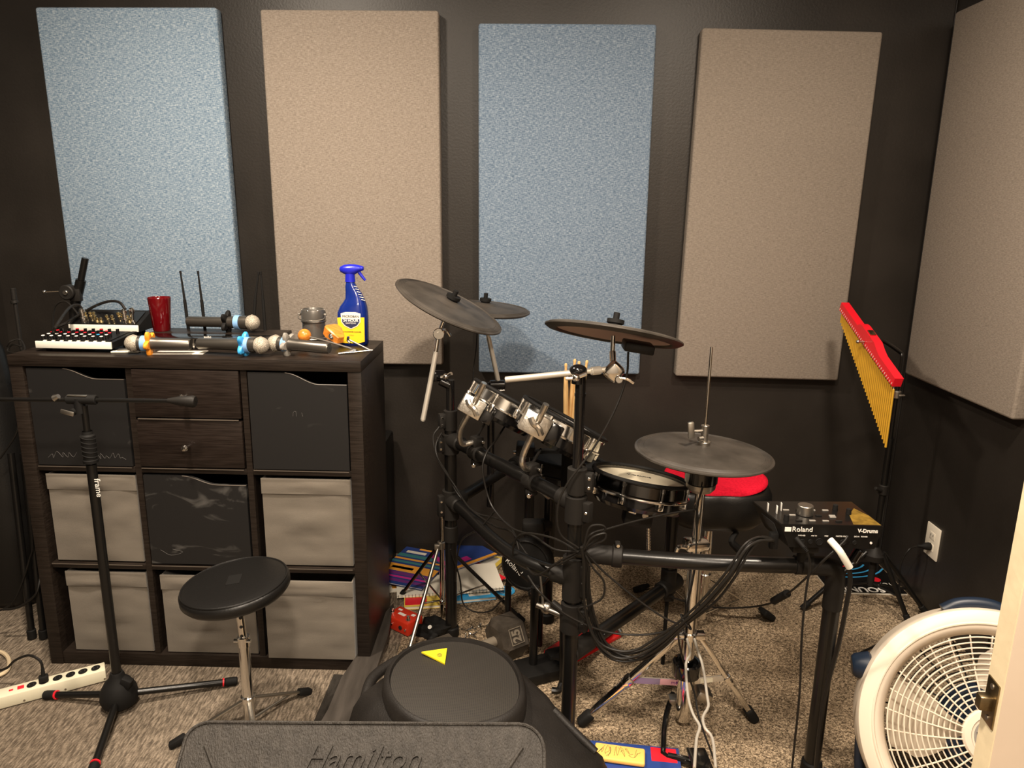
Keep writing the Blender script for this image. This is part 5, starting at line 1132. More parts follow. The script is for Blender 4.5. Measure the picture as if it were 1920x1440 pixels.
for i in range(14):
    px = 873 + 36 * (i % 7) / 6 + random.uniform(-3, 3); py = 1181 - 5 * (i % 7) / 6 * 1.2 + 11 * (i // 7) + random.uniform(-2, 2)
    if i >= 11: px, py = 925 + (i - 11) * 5, 1225 + (i - 11) * 6
    q = PZ(px, py, .004 + .003 * (i % 2)); a = random.uniform(0, PI); d = V((math.cos(a), math.sin(a), random.uniform(-.05, .25))).normalized()
    b = MB(); b.cyl(q - d * .011, q + d * .011, .0024, n=8); b.cyl(q + d * .010, q + d * .014, .0048, n=10, bev=.0006)
    tag(b.make('tension_screw', 'chrome'), 'small silver drum screw in the loose row on the carpet left of the dumbbell' if i < 11 else 'small silver drum screw lying between the dumbbell handle and the speaker rim', 'screw', 'loose drum screws left of the dumbbell' if i < 11 else 'drum screws between the dumbbell and the speaker')

# ================================================================== BOOKS AND NOTEBOOKS
def book(name, label, px, py, z, w_, h_, ang, th, cover, stripes=(), spiral=False, cat='book', page='paper'):
    c = PZ(px, py, z + th); rot = Matrix.Rotation(ang, 3, 'Z'); o = V((c.x, c.y, z)); t = thing(name, label, cat, o)
    b = MB(); b.box(o + V((0, 0, th / 2)), (w_ - .004, h_ - .004, max(.001, th - .0024)), rot); b.make('pages', page, t)
    b = MB(); b.box(o + V((0, 0, th - .0006)), (w_, h_, .0012), rot); b.box(o + V((0, 0, .0006)), (w_, h_, .0011), rot); cv = b.make('cover', cover, t)
    for (x0, y0, x1, y1, m_) in stripes:
        b = MB(); b.box(o + rot @ V(((x0 + x1 - 1) / 2 * w_, (y0 + y1 - 1) / 2 * h_, th + .0003)), ((x1 - x0) * w_, (y1 - y0) * h_, .0008), rot); b.make('cover_print', m_, cv)
    if spiral:
        b = MB()
        for i in range(18): b.torus(o + rot @ V(((i + .5) / 18 * w_ - w_ / 2, -h_ / 2, th / 2)), rot @ V((1, 0, 0)), max(.005, th * .7), .0008, 12, 4)
        b.make('spiral', 'ink', t)
    return t
book('notebook', 'tattered cream booklet at the left end of the book pile', 753, 1098, .001, .12, .07, .3, .004, 'paper', ((.2, .3, .7, .8, 'cover_orange'),))
book('notebook', 'red and yellow notebook under the spiral sheet, nearest the chrome stand leg', 800, 1122, .001, .16, .10, .15, .012, 'cover_yellow', ((.02, .1, .5, .6, 'cover_red'),))
book('spiral_notebook', 'white spiral notebook lying under the striped book', 800, 1096, .014, .22, .14, .18, .008, 'paper', (), True, 'notebook')
book('notebook', 'small blue and white booklet peeking out right of the rack post', 885, 1110, .001, .16, .10, .25, .012, 'cover_sky', ((.4, .2, .9, .7, 'paper'), (.2, .6, .4, .95, 'cover_red')))
book('notebook', 'cream notebook farthest right in the book pile', 900, 1050, .001, .17, .12, -.45, .016, 'cover_yellow', ((.1, .1, .9, .9, 'paper'), (.3, .4, .6, .6, 'cover_yellow')))
book('folder', 'bright red folder sticking out to the right of the book pile', 898, 1067, .018, .07, .24, .75, .003, 'cover_red', (), False, 'folder')
book('spiral_notebook', 'white spiral notebook with a magenta corner right of the rack post', 882, 1082, .022, .22, .20, .22, .010, 'paper', ((.0, .45, .25, 1, 'cover_mag'),), True, 'notebook')
book('music_book', 'striped orange, purple and teal music book on top of the pile', 776, 1062, .030, .21, .29, -.32, .006, 'cover_blue', ((0, .06, 1, .12, 'cover_purple'), (0, .16, 1, .20, 'cover_mag'), (0, .23, 1, .30, 'cover_purple'), (0, .32, 1, .50, 'cover_orange'), (.12, .38, .55, .44, 'ink'), (0, .55, 1, .60, 'cover_teal'), (0, .64, 1, .68, 'cover_orange'), (0, .72, 1, .80, 'cover_teal'), (.1, .84, .5, .90, 'paper'), (.3, .96, .9, 1, 'cover_orange')))
book('music_book', 'navy and orange music book with a pink emblem, behind the rack post', 868, 1040, .036, .16, .22, .35 - 1.2, .006, 'cover_blue', ((0, .0, 1, .10, 'cover_mag'), (.9, 0, 1, 1, 'cover_orange'), (.62, .3, .82, .52, 'cover_mag')))
b = MB(); p = PZ(948, 1108, .001); b.cyl(V((p.x, p.y, 0.0005)), V((p.x, p.y, .0025)), .035, n=36); dsk = tag(b.make('round_sticker', 'cover_sky'), 'round blue disc on the carpet left of the kick pad', 'disc')
b = MB(); b.torus(V((p.x, p.y, .0026)), Z1, .022, .001, 36, 5); b.make('ring_print', 'whiteink', dsk)
# bottom book and wooden block
t = book('music_book', 'dark blue and red book at the bottom of the picture under the tan block', 1180, 1436, .001, .26, .16, -.10, .014, 'cover_blue', ((.72, .66, .97, .97, 'cover_red'), (.3, .1, .6, .4, 'cover_red')))
text('Tune', PZ(1112, 1432, .0172), (0, 1, 0), (-1, 0, 0), .035, 'whiteink', t)
c = PZ(1162, 1411, .030); b = MB(); rot = Matrix.Rotation(-.16, 3, 'Z'); b.box((c.x, c.y, .0235), (.128, .056, .014), rot, bev=.005, seg=3); blk = tag(b.make('wooden_block', 'sponge'), 'tan block with scribbled lines lying on the dark blue book', 'block')
random.seed(2); b = MB()
for i in range(8):
    x = -.05 + .013 * i; pts = [V((c.x, c.y, .0310)) + rot @ V((x + random.uniform(-.01, .012), random.uniform(-.02, .02), 0)) for _ in range(5)]
    b.tube(pts, .0004, 4, 3)
b.make('scribble', 'ink', blk)

# ================================================================== CHIMES AND STAND
t = thing('bar_chimes', 'red wooden bar chimes with graduated gold rods in the right corner', 'chimes', PY(1640, 650, 2.36))
L0 = PY(1583, 573, 2.56); L1 = PY(1684, 716, 2.14); L1.x = L1.x; d = (L1 - L0); Lc = d.length; d.normalize(); sd = V((0, 0, 1)).cross(d).normalized(); upv = d.cross(sd).normalized()
if upv.z < 0: upv = -upv
b = MB(); poly = [(0, -.017), (Lc, -.017), (Lc, .012), (Lc * .74, .012), (Lc * .68, .018), (Lc * .62, .028), (Lc * .40, .028), (Lc * .36, .024), (Lc * .33, .012), (0, .012)]
b.prism(poly, L0 - (d.cross(upv).normalized()) * .013, d, upv, .026); beam = b.make('beam', 'redpaint', t, 25)
near = d.cross(upv).normalized(); near = near if near.dot(CAM - L0) > 0 else -near
b = MB(); b.box(L0 + d * (Lc * .50) + upv * .030, (.028, .018, .004), Matrix((d, near, upv)).transposed(), bev=.001); b.make('brass_plate', 'brass', beam)
b = MB(); q = L0 + d * (Lc * .5) + near * .014 - upv * .004; b.cyl(q, q + near * .02, .0035, n=10); b.sph(q + near * .02, .006, n=12, m=8); b.make('thumb_screw', 'steel', beam)
NB = 35
for i in range(NB):
    f = (i + .5) / NB; p = L0 + d * (Lc * f) - upv * .017 + near * .004; L_ = .028 + .155 * f
    b = MB(); b.cyl(p - V((0, 0, .012)), p - V((0, 0, .012 + L_)), .0034, n=10, bev=.0006); rod = b.make('chime_rod', 'gold', t)
    b = MB(); b.cyl(p + V((0, 0, .004)), p - V((0, 0, .014)), .0007, n=5); b.cyl(p + near * .010 + upv * .004, p + near * .010 + upv * .010, .0008, n=5); b.make('cord', 'whiteink', rod)
t = thing('chime_stand', 'black tripod stand holding the bar chimes in the corner', 'stand', (0, 0, 0))
yS = 2.42; hub = PY(1640, 1035, yS); t.location = (hub.x, yS, 0); t['_o'] = (hub.x, yS, 0)
ztop = zat(1684, 740, yS)
arm0 = L0 + d * (Lc * .5) - near * .014; arm_top = zat(1690, 660, yS)
b = MB(); b.cyl((hub.x, yS, hub.z), (hub.x, yS, ztop - .15), .011, n=18); b.make('lower_tube', 'blackpaint', t)
b = MB(); b.cyl((hub.x, yS, ztop - .16), (hub.x, yS, arm_top - .05), .0065, n=14); b.tube([V((hub.x, yS, arm_top - .06)), V((hub.x, yS, arm_top - .015)), V((hub.x - .012, yS, arm_top + .002)), arm0 + V((.03, .0, 0)), arm0], .0065, 12, 5); b.make('upper_tube', 'blackpaint', t)
b = MB(); zk_ = zat(1655, 918, yS); b.cyl((hub.x, yS, zk_ - .018), (hub.x, yS, zk_ + .018), .016, n=20, bev=.003); b.cyl((hub.x - .012, yS - .01, zk_), (hub.x - .038, yS - .02, zk_ + .012), .006, n=12, bev=.001); b.make('height_knob', 'clampblack', t)
b = MB(); zk_ = ztop; b.cyl((hub.x, yS, zk_ - .012), (hub.x, yS, zk_ + .014), .014, n=20, bev=.003); b.box((hub.x + .012, yS - .01, zk_), (.02, .012, .006), bev=.002); b.make('tilt_knob', 'steel', t)
b = MB(); b.lathe([(.012, -.03), (.034, -.026), (.036, -.006), (.022, .006), (.014, .02), (.011, .022)], hub, Z1, 28); b.cyl((hub.x, yS, .10), (hub.x, yS, hub.z), .0115, n=16); b.make('hub', 'clampblack', t)
for tp in (PZ(1505, 1140, .012), PZ(1735, 1148, .012), PZ(1704, 1168, .012) + V((0, .0, 0))):
    s0 = hub + V((tp.x - hub.x, tp.y - yS, 0)).normalized() * .028; dd2 = (tp - s0).normalized(); b = MB(); b.cyl(s0, tp, .0085, n=14); lg = b.make('leg', 'blackpaint', t)
    b = MB(); b.cyl(tp - dd2 * .03, tp + dd2 * .004, .011, n=14, bev=.002); b.make('rubber_foot', 'rubber', lg)
    b = MB(); b.cyl(s0.lerp(tp, .62), V((hub.x, yS, .11)), .004, n=8); b.make('brace', 'blackpaint', lg)
# magazine on the floor
mg = [PZ(1588, 1112, .004), PZ(1700, 1111, .004), PZ(1652, 1048, .004), PZ(1585, 1050, .004)]
cx_ = (mg[0] + mg[1]) / 2; o = V(((mg[0].x + mg[1].x) / 2 - .01, 2.66, 0)); 
t = thing('magazine', 'black magazine with blue swooshes and white letters under the chime stand', 'magazine', o)
x0, x1, y0, y1 = mg[0].x - .06, mg[1].x - .004, mg[0].y, mg[0].y + .26; 
b = MB(); b.box(((x0 + x1) / 2, (y0 + y1) / 2, .003), (x1 - x0, y1 - y0, .006)); b.make('pages', 'paper', t)
b = MB(); b.box(((x0 + x1) / 2, (y0 + y1) / 2, .0066), (x1 - x0, y1 - y0, .001)); cv = b.make('cover', 'blackgloss', t)
text('SOUND', ((x0 + x1) / 2 - .02, y0 + .025, .0073), (-1, 0, 0), (0, -1, 0), .050, 'whiteink', cv, rel=.001); text('TONE', (x1 - .06, y0 + .07, .0073), (-1, 0, 0), (0, -1, 0), .026, 'whiteink', cv)
for k, (r_, m_) in enumerate(((.10, 'cover_sky'), (.13, 'cover_sky'), (.16, 'cover_sky'), (.07, 'cover_red'))):
    b = MB(); c_ = V((x0 + .12, y1 + .02, .0072)); pts = [c_ + V((math.cos(a) * r_ * 1.2, math.sin(a) * r_, 0)) for a in [PI + .35 + .28 * j for j in range(9)]]; b.tube(pts, .004, 5, 3); 
    b.V = [V((q.x, q.y, .0072 + (q.z - .0072) * .12)) for q in b.V]; b.make('swoosh', m_, cv)
b = MB(); b.lathe([(.001, .0), (.018, 0), (.018, .0008), (.001, .0010)], (x1 - .07, y0 + .105, .0071), Z1, 24); b.make('seal', 'cover_red', cv)

# ================================================================== OUTLET + PLUG
t = thing('wall_outlet', 'ivory wall outlet plate on the right wall', 'outlet', PX(1750, 1015, WX))
oc = PX(1750, 1015, WX); b = MB(); b.box((WX - .003, oc.y, oc.z), (.006, .082, .118), bev=.0022); b.make('plate', 'white', t)
for dz in (.021, -.021):
    b = MB(); b.box((WX - .0068, oc.y, oc.z + dz), (.002, .032, .026), bev=.0008); so_ = b.make('socket', 'white', t)
    for dy in (-.007, .007): b = MB(); b.box((WX - .0082, oc.y + dy, oc.z + dz + .003), (.001, .0022, .008)); b.make('slot', 'ink', so_)
t = thing('power_cable', 'black power plug and cord hanging from the wall outlet', 'power cord', V((WX - .02, oc.y, oc.z - .02)))
pp = V((WX - .0085, oc.y, oc.z - .019)); b = MB(); b.lathe([(.001, 0), (.013, 0), (.014, .004), (.012, .022), (.006, .030), (.005, .045), (.0035, .046)], pp, (-1, 0, 0), 18); b.make('plug', 'rubber', t)
b = MB(); b.tube([pp + V((-.044, 0, 0)), PX(1705, 1030, 1.37), PX(1690, 1055, 1.35), PX(1686, 1090, 1.345), PX(1690, 1130, 1.345), PZ(1700, 1168, .006), PZ(1660, 1200, .005), PZ(1600, 1230, .005)], .0032, 8, 7); b.make('cord', 'cable', t)

# ================================================================== FLOOR FAN
fc = V((1.048, 1.43, .265)); fn_ = V((-.30, -.86, .42)).normalized()
t = thing('floor_fan', 'round white floor fan with navy trim, partly hidden by the door', 'fan', (fc.x, fc.y, 0))
fu = V((1, 0, 0)); fu = (fu - fn_ * fu.dot(fn_)).normalized(); fv = fn_.cross(fu).normalized()
if fv.z < 0: fv = -fv; 
b = MB(); b.lathe([(.235, -.10), (.262, -.098), (.272, -.06), (.268, -.03), (.272, .0), (.268, .018), (.250, .028), (.232, .028), (.222, .020), (.214, .004), (.214, -.09), (.235, -.10)], fc, fn_, 96); b.make('shroud', 'fanwhite', t, 40)
b = MB(); b.torus(fc + fn_ * .028, fn_, .240, .0035, 96, 8); b.make('shroud_ridge', 'fanwhite', t)
b = MB()
for k in range(13): b.torus(fc + fn_ * (.012 + .012 * (1 - (k / 13) ** 2)), fn_, .210 - .0115 * k, .0017, 96, 6)
NS = 30
for i in range(NS):
    a0 = 2 * PI * i / NS; pts = []
    for j in range(7):
        f = j / 6; r = .214 - f * .155; a = a0 + .10 * f; pts.append(fc + fn_ * (.014 + .012 * f) + (fu * math.cos(a) + fv * math.sin(a)) * r)
    b.tube(pts, .0018, 6, 2)
b.make('front_grille', 'fanwhite', t)
b = MB(); b.lathe([(.062, .018), (.062, .026), (.058, .031), (.046, .033), (.044, .030), (.001, .030)], fc, fn_, 56); b.make('grille_hub', 'fanwhite', t)
b = MB(); b.lathe([(.040, .0305), (.040, .0325), (.001, .0335)], fc, fn_, 48); bg = b.make('hub_badge', 'greyrubber', t)
text('W', fc + fn_ * .0350 + fv * .004 - fu * .024, fu, fv, .020, 'navy', bg, rel=.0004); b = MB(); b.box(fc + fn_ * .0352 - fv * .007 - fu * .010, (.042, .0015, .0008), Matrix((fu, fv, fn_)).transposed()); b.make('underline', 'navy', bg)
for k in range(3):
    a0 = 2 * PI * k / 3 + 1.15; b = MB(); g = []
    for j in range(9):
        f = j / 8; r = .045 + .155 * f; row = []
        wdt = (.52 + .22 * math.sin(f * PI * .8)) * (1 if f < .85 else .85)
        for i in range(7):
            a = a0 + wdt * (i / 6 - .5) * 1.5 - .25 * f; tw_ = (i / 6 - .5) * -.038
            row.append(fc + fn_ * (-.045 + tw_) + (fu * math.cos(a) + fv * math.sin(a)) * r)
        g.append(row)
    vs = [p for r_ in g for p in r_]; n0 = len(vs); vs += [p - fn_ * .003 for p in vs]; fs = []
    for j in range(8):
        for i in range(6): q = (j * 7 + i, j * 7 + i + 1, (j + 1) * 7 + i + 1, (j + 1) * 7 + i); fs.append(q); fs.append(tuple(n0 + x for x in reversed(q)))
    per = [i for i in range(7)] + [j * 7 + 6 for j in range(1, 9)] + [8 * 7 + i for i in range(5, -1, -1)] + [j * 7 for j in range(7, 0, -1)]
    fs += [(per[i], n0 + per[i], n0 + per[(i + 1) % len(per)], per[(i + 1) % len(per)]) for i in range(len(per))]
    b.add(vs, fs); b.make('blade', 'fanblade', t, 50)
b = MB(); b.cyl(fc - fn_ * .085, fc - fn_ * .055, .10, .09, n=36, bev=.006); b.cyl(fc - fn_ * .06, fc - fn_ * .0, .046, .046, n=36, bev=.004); b.make('motor', 'navy', t)
b = MB()
for i in range(16):
    a0 = 2 * PI * i / 16; b.tube([fc - fn_ * .092 + (fu * math.cos(a0) + fv * math.sin(a0)) * .05, fc - fn_ * .092 + (fu * math.cos(a0 + .2) + fv * math.sin(a0 + .2)) * .222], .002, 6, 1)
for k in range(8): b.torus(fc - fn_ * .092, fn_, .06 + .021 * k, .0016, 64, 5)
b.make('rear_grille', 'ink', t)
b = MB(); hp_ = [fc + fv * .262 + fn_ * -.02 + fu * -.065, fc + fv * .276 + fn_ * -.02 + fu * -.035, fc + fv * .280 + fn_ * -.02, fc + fv * .276 + fn_ * -.02 + fu * .035, fc + fv * .262 + fn_ * -.02 + fu * .065]
b.tube(hp_, .015, 12, 5); b.make('carry_handle', 'navy', t)
for s in (-1, 1):
    a = fc + fu * (s * .222) + fn_ * -.05 + fv * .125; b = MB(); b.cyl(a, a + fu * (s * .045), .034, .028, n=28, bev=.007); b.make('pivot_knob', 'navy', t)
    g0 = V((fc.x + s * .215, fc.y + .09, 0)); b = MB(); b.tube([a + fu * (s * .01) - fn_ * .03, g0 + V((s * .008, .03, .22)), g0 + V((0, .03, .10)), g0 + V((-s * .01, .02, .016))], .013, 14, 5); b.make('side_support', 'navy', t)
b = MB(); lft = fc - fu * .28; rgt = fc + fu * .28; b.tube([V((lft.x, lft.y + .10, .014)), V((lft.x, lft.y - .08, .014)), V((rgt.x, rgt.y - .08, .014)), V((rgt.x, rgt.y + .10, .014))], .012, 12, 1); b.make('floor_base', 'navy', t)

# ================================================================== DOOR EDGE (right foreground)
dpx = PY(1848, 1300, .80); de = V((dpx.x, .80, 0)); fx = V((math.cos(-.12), math.sin(-.12), 0)); fy = V((-fx.y, fx.x, 0))  # door runs to the right
dr = struct(bpy.data.objects.new('door_1', None)); COL.objects.link(dr); dr.location = de; dr['_o'] = tuple(de)
rot = Matrix((fx, fy, V((0, 0, 1)))).transposed()
b = MB(); b.box(de + fx * .38 - fy * .0175 + V((0, 0, 1.02)), (.76, .035, 2.02), rot, bev=.0015); lf = b.make('door_leaf', 'doorface', dr); lf['kind'] = 'structure'
b = MB(); b.box(de - fx * .0004 - fy * .0175 + V((0, 0, 1.02)), (.0016, .0335, 2.015), rot); eg = b.make('door_edge', 'doorpaint', dr)
lz = zat(1868, 1300, .80)
b = MB(); b.box(de - fx * .0022 - fy * .0175 + V((0, 0, lz)), (.0022, .026, .058), rot, bev=.0006); lp = b.make('latch_plate', 'brass', dr)
b = MB(); b.box(de - fx * .009 - fy * .0175 + V((0, 0, lz)), (.016, .013, .018), rot, bev=.002); b.make('latch_bolt', 'brass', lp)
for s in (-1, 1): b = MB(); q = de - fx * .0034 - fy * .0175 + V((0, 0, lz + s * .021)); b.cyl(q, q - fx * .001, .0035, n=14); b.make('screw', 'steel', lp)
b = MB(); kq = de + fx * .062 - fy * .035 + V((0, 0, lz)); b.lathe([(.030, 0), (.030, .003), (.024, .006), (.012, .008), (.011, .028), (.020, .036), (.026, .048), (.022, .060), (.001, .063)], kq, -fy, 40); b.make('door_knob', 'brass', dr)

# ================================================================== POWER STRIP (left floor)
a0 = PZ(-40, 1312, .036); a1 = PZ(197, 1250, .036); d = V((a1.x - a0.x, a1.y - a0.y, 0)); L_ = d.length; d.normalize(); pr = V((-d.y, d.x, 0)); rot = Matrix((d, pr, V((0, 0, 1)))).transposed(); c = (a0 + a1) / 2
t = thing('power_strip', 'ivory power strip with black sockets on the floor at the left', 'power strip', (c.x, c.y, 0))
b = MB(); b.box((c.x, c.y, .021), (L_, .048, .036), rot, bev=.003); bs = b.make('housing', 'strip', t)
outs = [PZ(p, q, .0395) for p, q in ((60, 1270), (83, 1262), (108, 1261), (132, 1257), (155, 1252), (179, 1247))]
for q in outs:
    b = MB(); s = (q - a0).dot(d); q = V((a0.x, a0.y, .0395)) + d * s; b.lathe([(.001, 0), (.0135, 0), (.0135, .0012), (.001, .0014)], q, Z1, 24, sy=.85); so_ = b.make('socket', 'rubber', t)
    for k in (-1, 1): b = MB(); b.box(q + d * (k * .005) + V((0, 0, .0016)), (.0014, .006, .0006), rot); b.make('slot', 'steel', so_)
b = MB(); q = V((a0.x, a0.y, .0405)) + d * ((PZ(40, 1274, .04) - a0).dot(d)); b.box(q, (.016, .012, .005), rot, bev=.001); b.make('switch', 'cover_red', t)
b = MB(); q = V((a0.x, a0.y, .0398)) + d * ((PZ(22, 1278, .04) - a0).dot(d)); b.box(q, (.010, .007, .0008), rot); b.make('red_marking', 'cover_red', t)
for k in range(3): b = MB(); q = V((c.x, c.y, .012)) + d * (-.05 + .10 * k) - pr * .0245; b.cyl(q, q - pr * .0015, .0028, n=12); b.make('rivet', 'steel', t)
t = thing('power_cable', 'black plug and cord rising from the second socket of the power strip', 'power cord', outs[1])
b = MB(); q = V((a0.x, a0.y, .042)) + d * ((outs[1] - a0).dot(d)); b.box(q + V((0, 0, .008)), (.024, .022, .018), rot, bev=.004); b.cyl(q + V((0, 0, .014)), q + V((0, .002, .040)), .006, .004, n=14); b.make('plug', 'rubber', t)
b = MB(); b.tube([q + V((0, .002, .036)), q + V((-.006, .004, .062)), q + V((-.04, .01, .074)), q + V((-.09, .02, .05)), q + V((-.13, .03, .015)), q + V((-.18, .035, .006)), q + V((-.34, .06, .006))], .0036, 8, 7); b.make('cord', 'cable', t)
lead('cream cable curling on the floor at the left picture edge', 'extension_cord', [PZ(-30, 1222, .008), PZ(0, 1222, .008), PZ(16, 1235, .008), PZ(14, 1256, .008), PZ(-6, 1268, .008), PZ(-30, 1272, .008)], .006, 'wirecable')

# ================================================================== DARK CORNER LEFT OF THE SHELF
t = thing('folded_stand', 'folded grey-black microphone stand leaning left of the shelf', 'microphone stand', (-1.60, 2.35, 0))
a = PY(24, 540, 2.35); bq = PY(31, 600, 2.35); cq = PY(36, 660, 2.35)
b = MB(); b.cyl(a, PY(27, 562, 2.35), .008, n=14, bev=.001); b.cyl(PY(27, 560, 2.35), V((cq.x + .01, 2.35, .05)), .0055, n=12); b.make('tube', 'steel' if 0 else 'clampblack', t)
b = MB(); b.cyl(PY(26, 563, 2.35), PY(28, 569, 2.35), .011, n=14, bev=.001); b.make('collar', 'clampblack', t)
for (px, py) in ((60, 1192), (82, 1192)):
    e = PZ(px, py, .012); b = MB(); b.cyl(V((e.x, e.y, .012)), V((e.x - .01, e.y + .04, .62)), .010, n=14); lg = b.make('leg', 'blackpaint', t)
    b = MB(); b.cyl(V((e.x, e.y, .004)), V((e.x, e.y, .035)), .0135, n=14, bev=.002); b.make('rubber_foot', 'rubber', lg)
t = thing('gig_bag', 'black soft instrument bag standing in the dark left corner', 'bag', (-1.83, 2.3, 0))
b = MB(); rr_ = []
for (z, sx_, sy_) in ((.001, .12, .08), (.03, .135, .10), (.35, .125, .10), (.7, .10, .08), (.9, .075, .06), (1.0, .04, .035)):
    rr_.append([V((-1.80 + sx_ * math.cos(2 * PI * i / 28) * (1 + .05 * noise.noise(V((i * .7, z * 4, 1)))), 2.38 + sy_ * math.sin(2 * PI * i / 28), z)) for i in range(28)])
b.loft(rr_); b.make('bag_body', 'vinyl', t, 60)
b = MB(); b.tube([V((-1.75, 2.275, .60)), V((-1.72, 2.25, .52)), V((-1.75, 2.27, .42))], .008, 10, 5); b.make('grab_handle', 'rubber', t)
lead('thin cable hanging in a long curve left of the shelf', 'hanging_cable', [PY(0, 860, 2.2), PY(30, 815, 2.2), PY(42, 780, 2.2), PY(60, 1000, 2.12), PY(55, 1050, 2.12), PY(30, 1120, 2.12), PY(6, 1142, 2.12), PY(-20, 1150, 2.12)], .003)
lead('short cable looping low beside the shelf side panel', 'hanging_cable', [PY(6, 1143, 2.10), PY(30, 1140, 2.10), PY(52, 1128, 2.10), PY(70, 1108, 2.10), PY(78, 1060, 2.14)], .004)
lead('light grey cable coil on the left end behind the shelf top', 'cable_coil', [PY(12, 650, 2.3), PY(20, 640, 2.3), PY(38, 637, 2.32), PY(46, 655, 2.3), PY(30, 662, 2.28), PY(14, 658, 2.3), PY(24, 646, 2.31), PY(40, 650, 2.3)], .0026)

# ================================================================== DRUM CABLES
t = thing('cable_harness', 'thick bundle of black cables drooping from the sound module to the middle post', 'cable', PY(1400, 1060, 1.58))
random.seed(21)
path = [(1448, 1012, 1.575), (1425, 1012, 1.57), (1400, 1030, 1.565), (1372, 1078, 1.56), (1330, 1128, 1.58), (1282, 1168, 1.60), (1240, 1205, 1.62), (1200, 1228, 1.63), (1160, 1228, 1.64), (1128, 1205, 1.65), (1108, 1160, 1.66), (1100, 1110, 1.66), (1098, 1060, 1.655), (1092, 1025, 1.65)]
for k in range(8):
    ox, oy = random.uniform(-1, 1), random.uniform(-1, 1); pts = []
    for i, (px, py, yy) in enumerate(path):
        s = (2 + 9 * max(0, math.sin(PI * i / (len(path) - 1))) ** .7); s *= (.45 if 5 <= i <= 5 else 1)
        pts.append(PY(px + ox * s + random.uniform(-1.5, 1.5), py + oy * s + random.uniform(-1.5, 1.5), yy + .004 * (k - 4)))
    b = MB(); b.tube(pts, .0030, 8, 6); b.make('cable', 'cable', t)
b = MB(); b.box(PY(1450, 1013, 1.590), (.02, .018, .04), bev=.004); b.make('connector', 'rubber', t)
b = MB(); q = PY(1286, 1166, 1.60); b.torus(q, (1, 0, .8), .020, .0022, 24, 6); b.make('cable_tie', 'rubber', t)
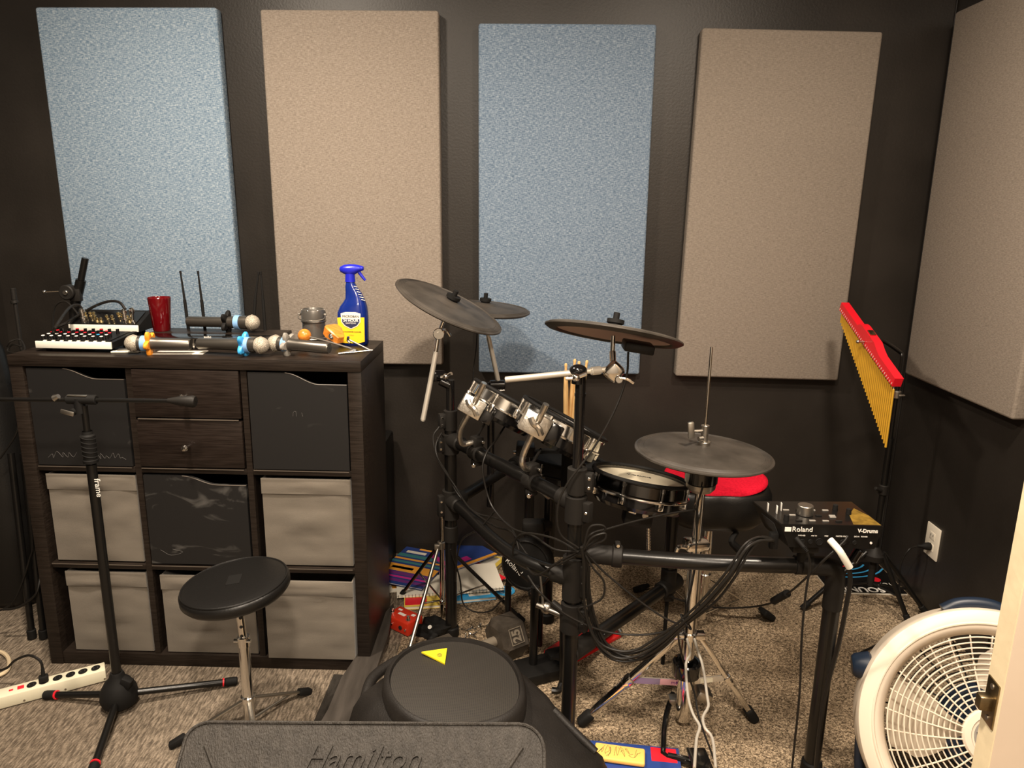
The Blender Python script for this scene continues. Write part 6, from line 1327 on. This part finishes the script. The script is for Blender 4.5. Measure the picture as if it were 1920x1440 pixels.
cb = [
 ('black cable arching from the middle post to the rear left of the snare', [PY(1096, 1020, 1.66), PY(1110, 1000, 1.66), PY(1145, 990, 1.68), PY(1200, 975, 1.72), PY(1260, 962, 1.74), PY(1306, 955, 1.75)], .0026),
 ('black cable running from the third cymbal down to the middle post', [PY(1178, 660, 1.70), PY(1174, 710, 1.70), PY(1150, 775, 1.68), PY(1110, 845, 1.665), PY(1065, 905, 1.655), PY(1046, 950, 1.65), PY(1050, 1000, 1.65), PY(1085, 1028, 1.65)], .0026),
 ('thin black cable hanging from the small tom pad across the upper bar', [PY(946, 800, 2.08), PY(930, 825, 2.02), PY(912, 850, 1.98), PY(905, 880, 1.96), PY(915, 930, 1.94), PY(930, 960, 1.90), PY(960, 990, 1.83), PY(1000, 1005, 1.75), PY(1040, 1030, 1.68), PY(1085, 1035, 1.65)], .0028),
 ('pair-laid black cable running down the left post and along the curved bar', [PY(828, 812, 2.178), PY(818, 832, 2.15), PY(820, 856, 2.13), PY(840, 890, 2.12), PY(858, 925, 2.10), PY(890, 960, 2.04), PY(930, 972, 1.98), PY(955, 985, 1.92), PY(975, 1020, 1.84), PY(1000, 1050, 1.78), PY(1040, 1060, 1.68), PY(1090, 1035, 1.65)], .0028),
 ('second black cable beside the pair at the left post, looping lower', [PY(824, 800, 2.178), PY(812, 822, 2.16), PY(822, 864, 2.13), PY(852, 910, 2.10), PY(880, 952, 2.05), PY(925, 985, 1.97), PY(962, 1000, 1.88), PY(978, 1045, 1.80), PY(1005, 1078, 1.72), PY(1050, 1052, 1.67), PY(1092, 1030, 1.65)], .0028),
 ('black cable swinging in a wide arc under the right curved bar', [PY(990, 1080, 1.70), PY(1010, 1108, 1.66), PY(1050, 1145, 1.655), PY(1100, 1172, 1.65), PY(1150, 1187, 1.65), PY(1210, 1190, 1.64), PY(1260, 1180, 1.63), PY(1280, 1168, 1.62)], .0028),
 ('straight taut black cable from the middle post down to the harness tie', [PY(1094, 1030, 1.65), PY(1130, 1070, 1.645), PY(1190, 1120, 1.635), PY(1240, 1155, 1.625), PY(1275, 1172, 1.62)], .0026),
 ('short black cable loop standing up right of the middle post', [PY(1095, 1025, 1.64), PY(1105, 990, 1.64), PY(1125, 984, 1.64), PY(1135, 992, 1.64), PY(1120, 1010, 1.645), PY(1098, 1028, 1.65)], .0026),
 ('lower black cable loop right of the middle post above the curved bar', [PY(1095, 1030, 1.64), PY(1110, 1008, 1.635), PY(1134, 1000, 1.635), PY(1133, 1012, 1.635), PY(1112, 1022, 1.64), PY(1094, 1034, 1.65)], .0026),
 ('black cable looping round behind the middle post near the lower clamp', [PY(1094, 1035, 1.65), PY(1112, 1065, 1.64), PY(1132, 1090, 1.64), PY(1130, 1120, 1.64), PY(1105, 1135, 1.645), PY(1085, 1142, 1.65), PY(1100, 1165, 1.65)], .0026),
 ('black cable drooping left across the curved bar to the kick pad', [PY(1085, 1035, 1.65), PY(1040, 1010, 1.68), PY(990, 1000, 1.74), PY(968, 1010, 1.78), PY(962, 1040, 1.80), PY(975, 1075, 1.82), PY(990, 1090, 1.88)], .0028),
 ('thin cable hanging from the left post into the carpet', [PY(845, 1030, 2.14), PY(862, 1085, 2.16), PY(868, 1130, 2.18), PY(890, 1147, 2.16), PY(920, 1145, 2.12), PY(945, 1120, 2.08)], .0026),
 ('black cable curving from the curved bar into the left socket', [PY(930, 955, 1.96), PY(900, 990, 1.98), PY(868, 1010, 2.06), PY(858, 1040, 2.12), PY(854, 1090, 2.16)], .0026),
 ('thin black cable between the small cymbal and the tom pads', [PY(895, 605, 2.42), PY(893, 650, 2.42), PY(888, 690, 2.42), PY(886, 715, 2.38)], .0022),
 ('black cable hanging down along the hi-hat stand tubes', [PY(1318, 912, 1.73), PY(1308, 950, 1.73), PY(1306, 1010, 1.735), PY(1302, 1070, 1.70), PY(1285, 1150, 1.68), PY(1272, 1190, 1.70), PY(1282, 1240, 1.72), PY(1302, 1300, 1.70), PY(1312, 1350, 1.66), PY(1345, 1440, 1.60)], .0026),
]
for (lb_, pts, r_) in cb: lead(lb_, 'drum_cable', pts, r_)
for k in range(5):
    pass
t = thing('audio_cable', 'black audio cable with white plug hanging from the front of the sound module', 'cable', PY(1560, 1010, 1.54))
b = MB(); b.tube([PY(1556, 1012, 1.535), PY(1572, 1030, 1.515), PY(1580, 1042, 1.51), PY(1593, 1064, 1.51)], .0078, 14, 4); b.make('plug', 'labelwhite', t)['label'] = 'long white plug sleeve'
b = MB(); b.tube([PY(1591, 1060, 1.51), PY(1594, 1090, 1.51), PY(1586, 1140, 1.515), PY(1572, 1210, 1.53), PY(1550, 1290, 1.545), PY(1538, 1360, 1.55), PY(1530, 1445, 1.555), PY(1525, 1540, 1.56)], .0052, 10, 7); b.make('cord', 'cable', t)
t = thing('headphone_cable', 'thin black cable with ribbed plug at the left front of the sound module', 'cable', PY(1495, 1010, 1.54))
b = MB(); a, c_ = PY(1492, 1008, 1.540), PY(1507, 1026, 1.525); b.cyl(a, c_, .0055, .0045, n=14); 
for i in range(4): b.torus(c_ + (c_ - a).normalized() * (.002 + .003 * i), c_ - a, .0042 - .0004 * i, .0012, 14, 5)
b.make('plug', 'rubber', t)
b = MB(); b.tube([c_, PY(1516, 1042, 1.52), PY(1518, 1065, 1.52), PY(1510, 1120, 1.52), PY(1503, 1200, 1.52), PY(1499, 1300, 1.52), PY(1485, 1440, 1.52), PY(1478, 1520, 1.52)], .0026, 8, 7); b.make('cord', 'cable', t)
t = thing('power_adapter_cable', 'black module power cable with a ferrite lump running left over the carpet', 'power cord', PY(1470, 1115, 1.7))
b = MB(); b.tube([PY(1590, 1005, 1.54), PY(1580, 1018, 1.535), PY(1545, 1050, 1.53), PY(1510, 1085, 1.56), PY(1470, 1118, 1.66), PY(1430, 1135, 1.80), PY(1360, 1140, 1.90), PY(1300, 1132, 1.98), PY(1245, 1115, 2.05), PY(1230, 1112, 2.2)], .0026, 8, 7); b.make('cord', 'cable', t)
b = MB(); a, c_ = PY(1450, 1127, 1.715), PY(1477, 1112, 1.645); b.cyl(a, c_, .0095, n=18, bev=.0025); b.make('ferrite_lump', 'rubber', t)
bpy.context.view_layer.update()
for o in bpy.data.objects:
    if '_o' in o: del o['_o']
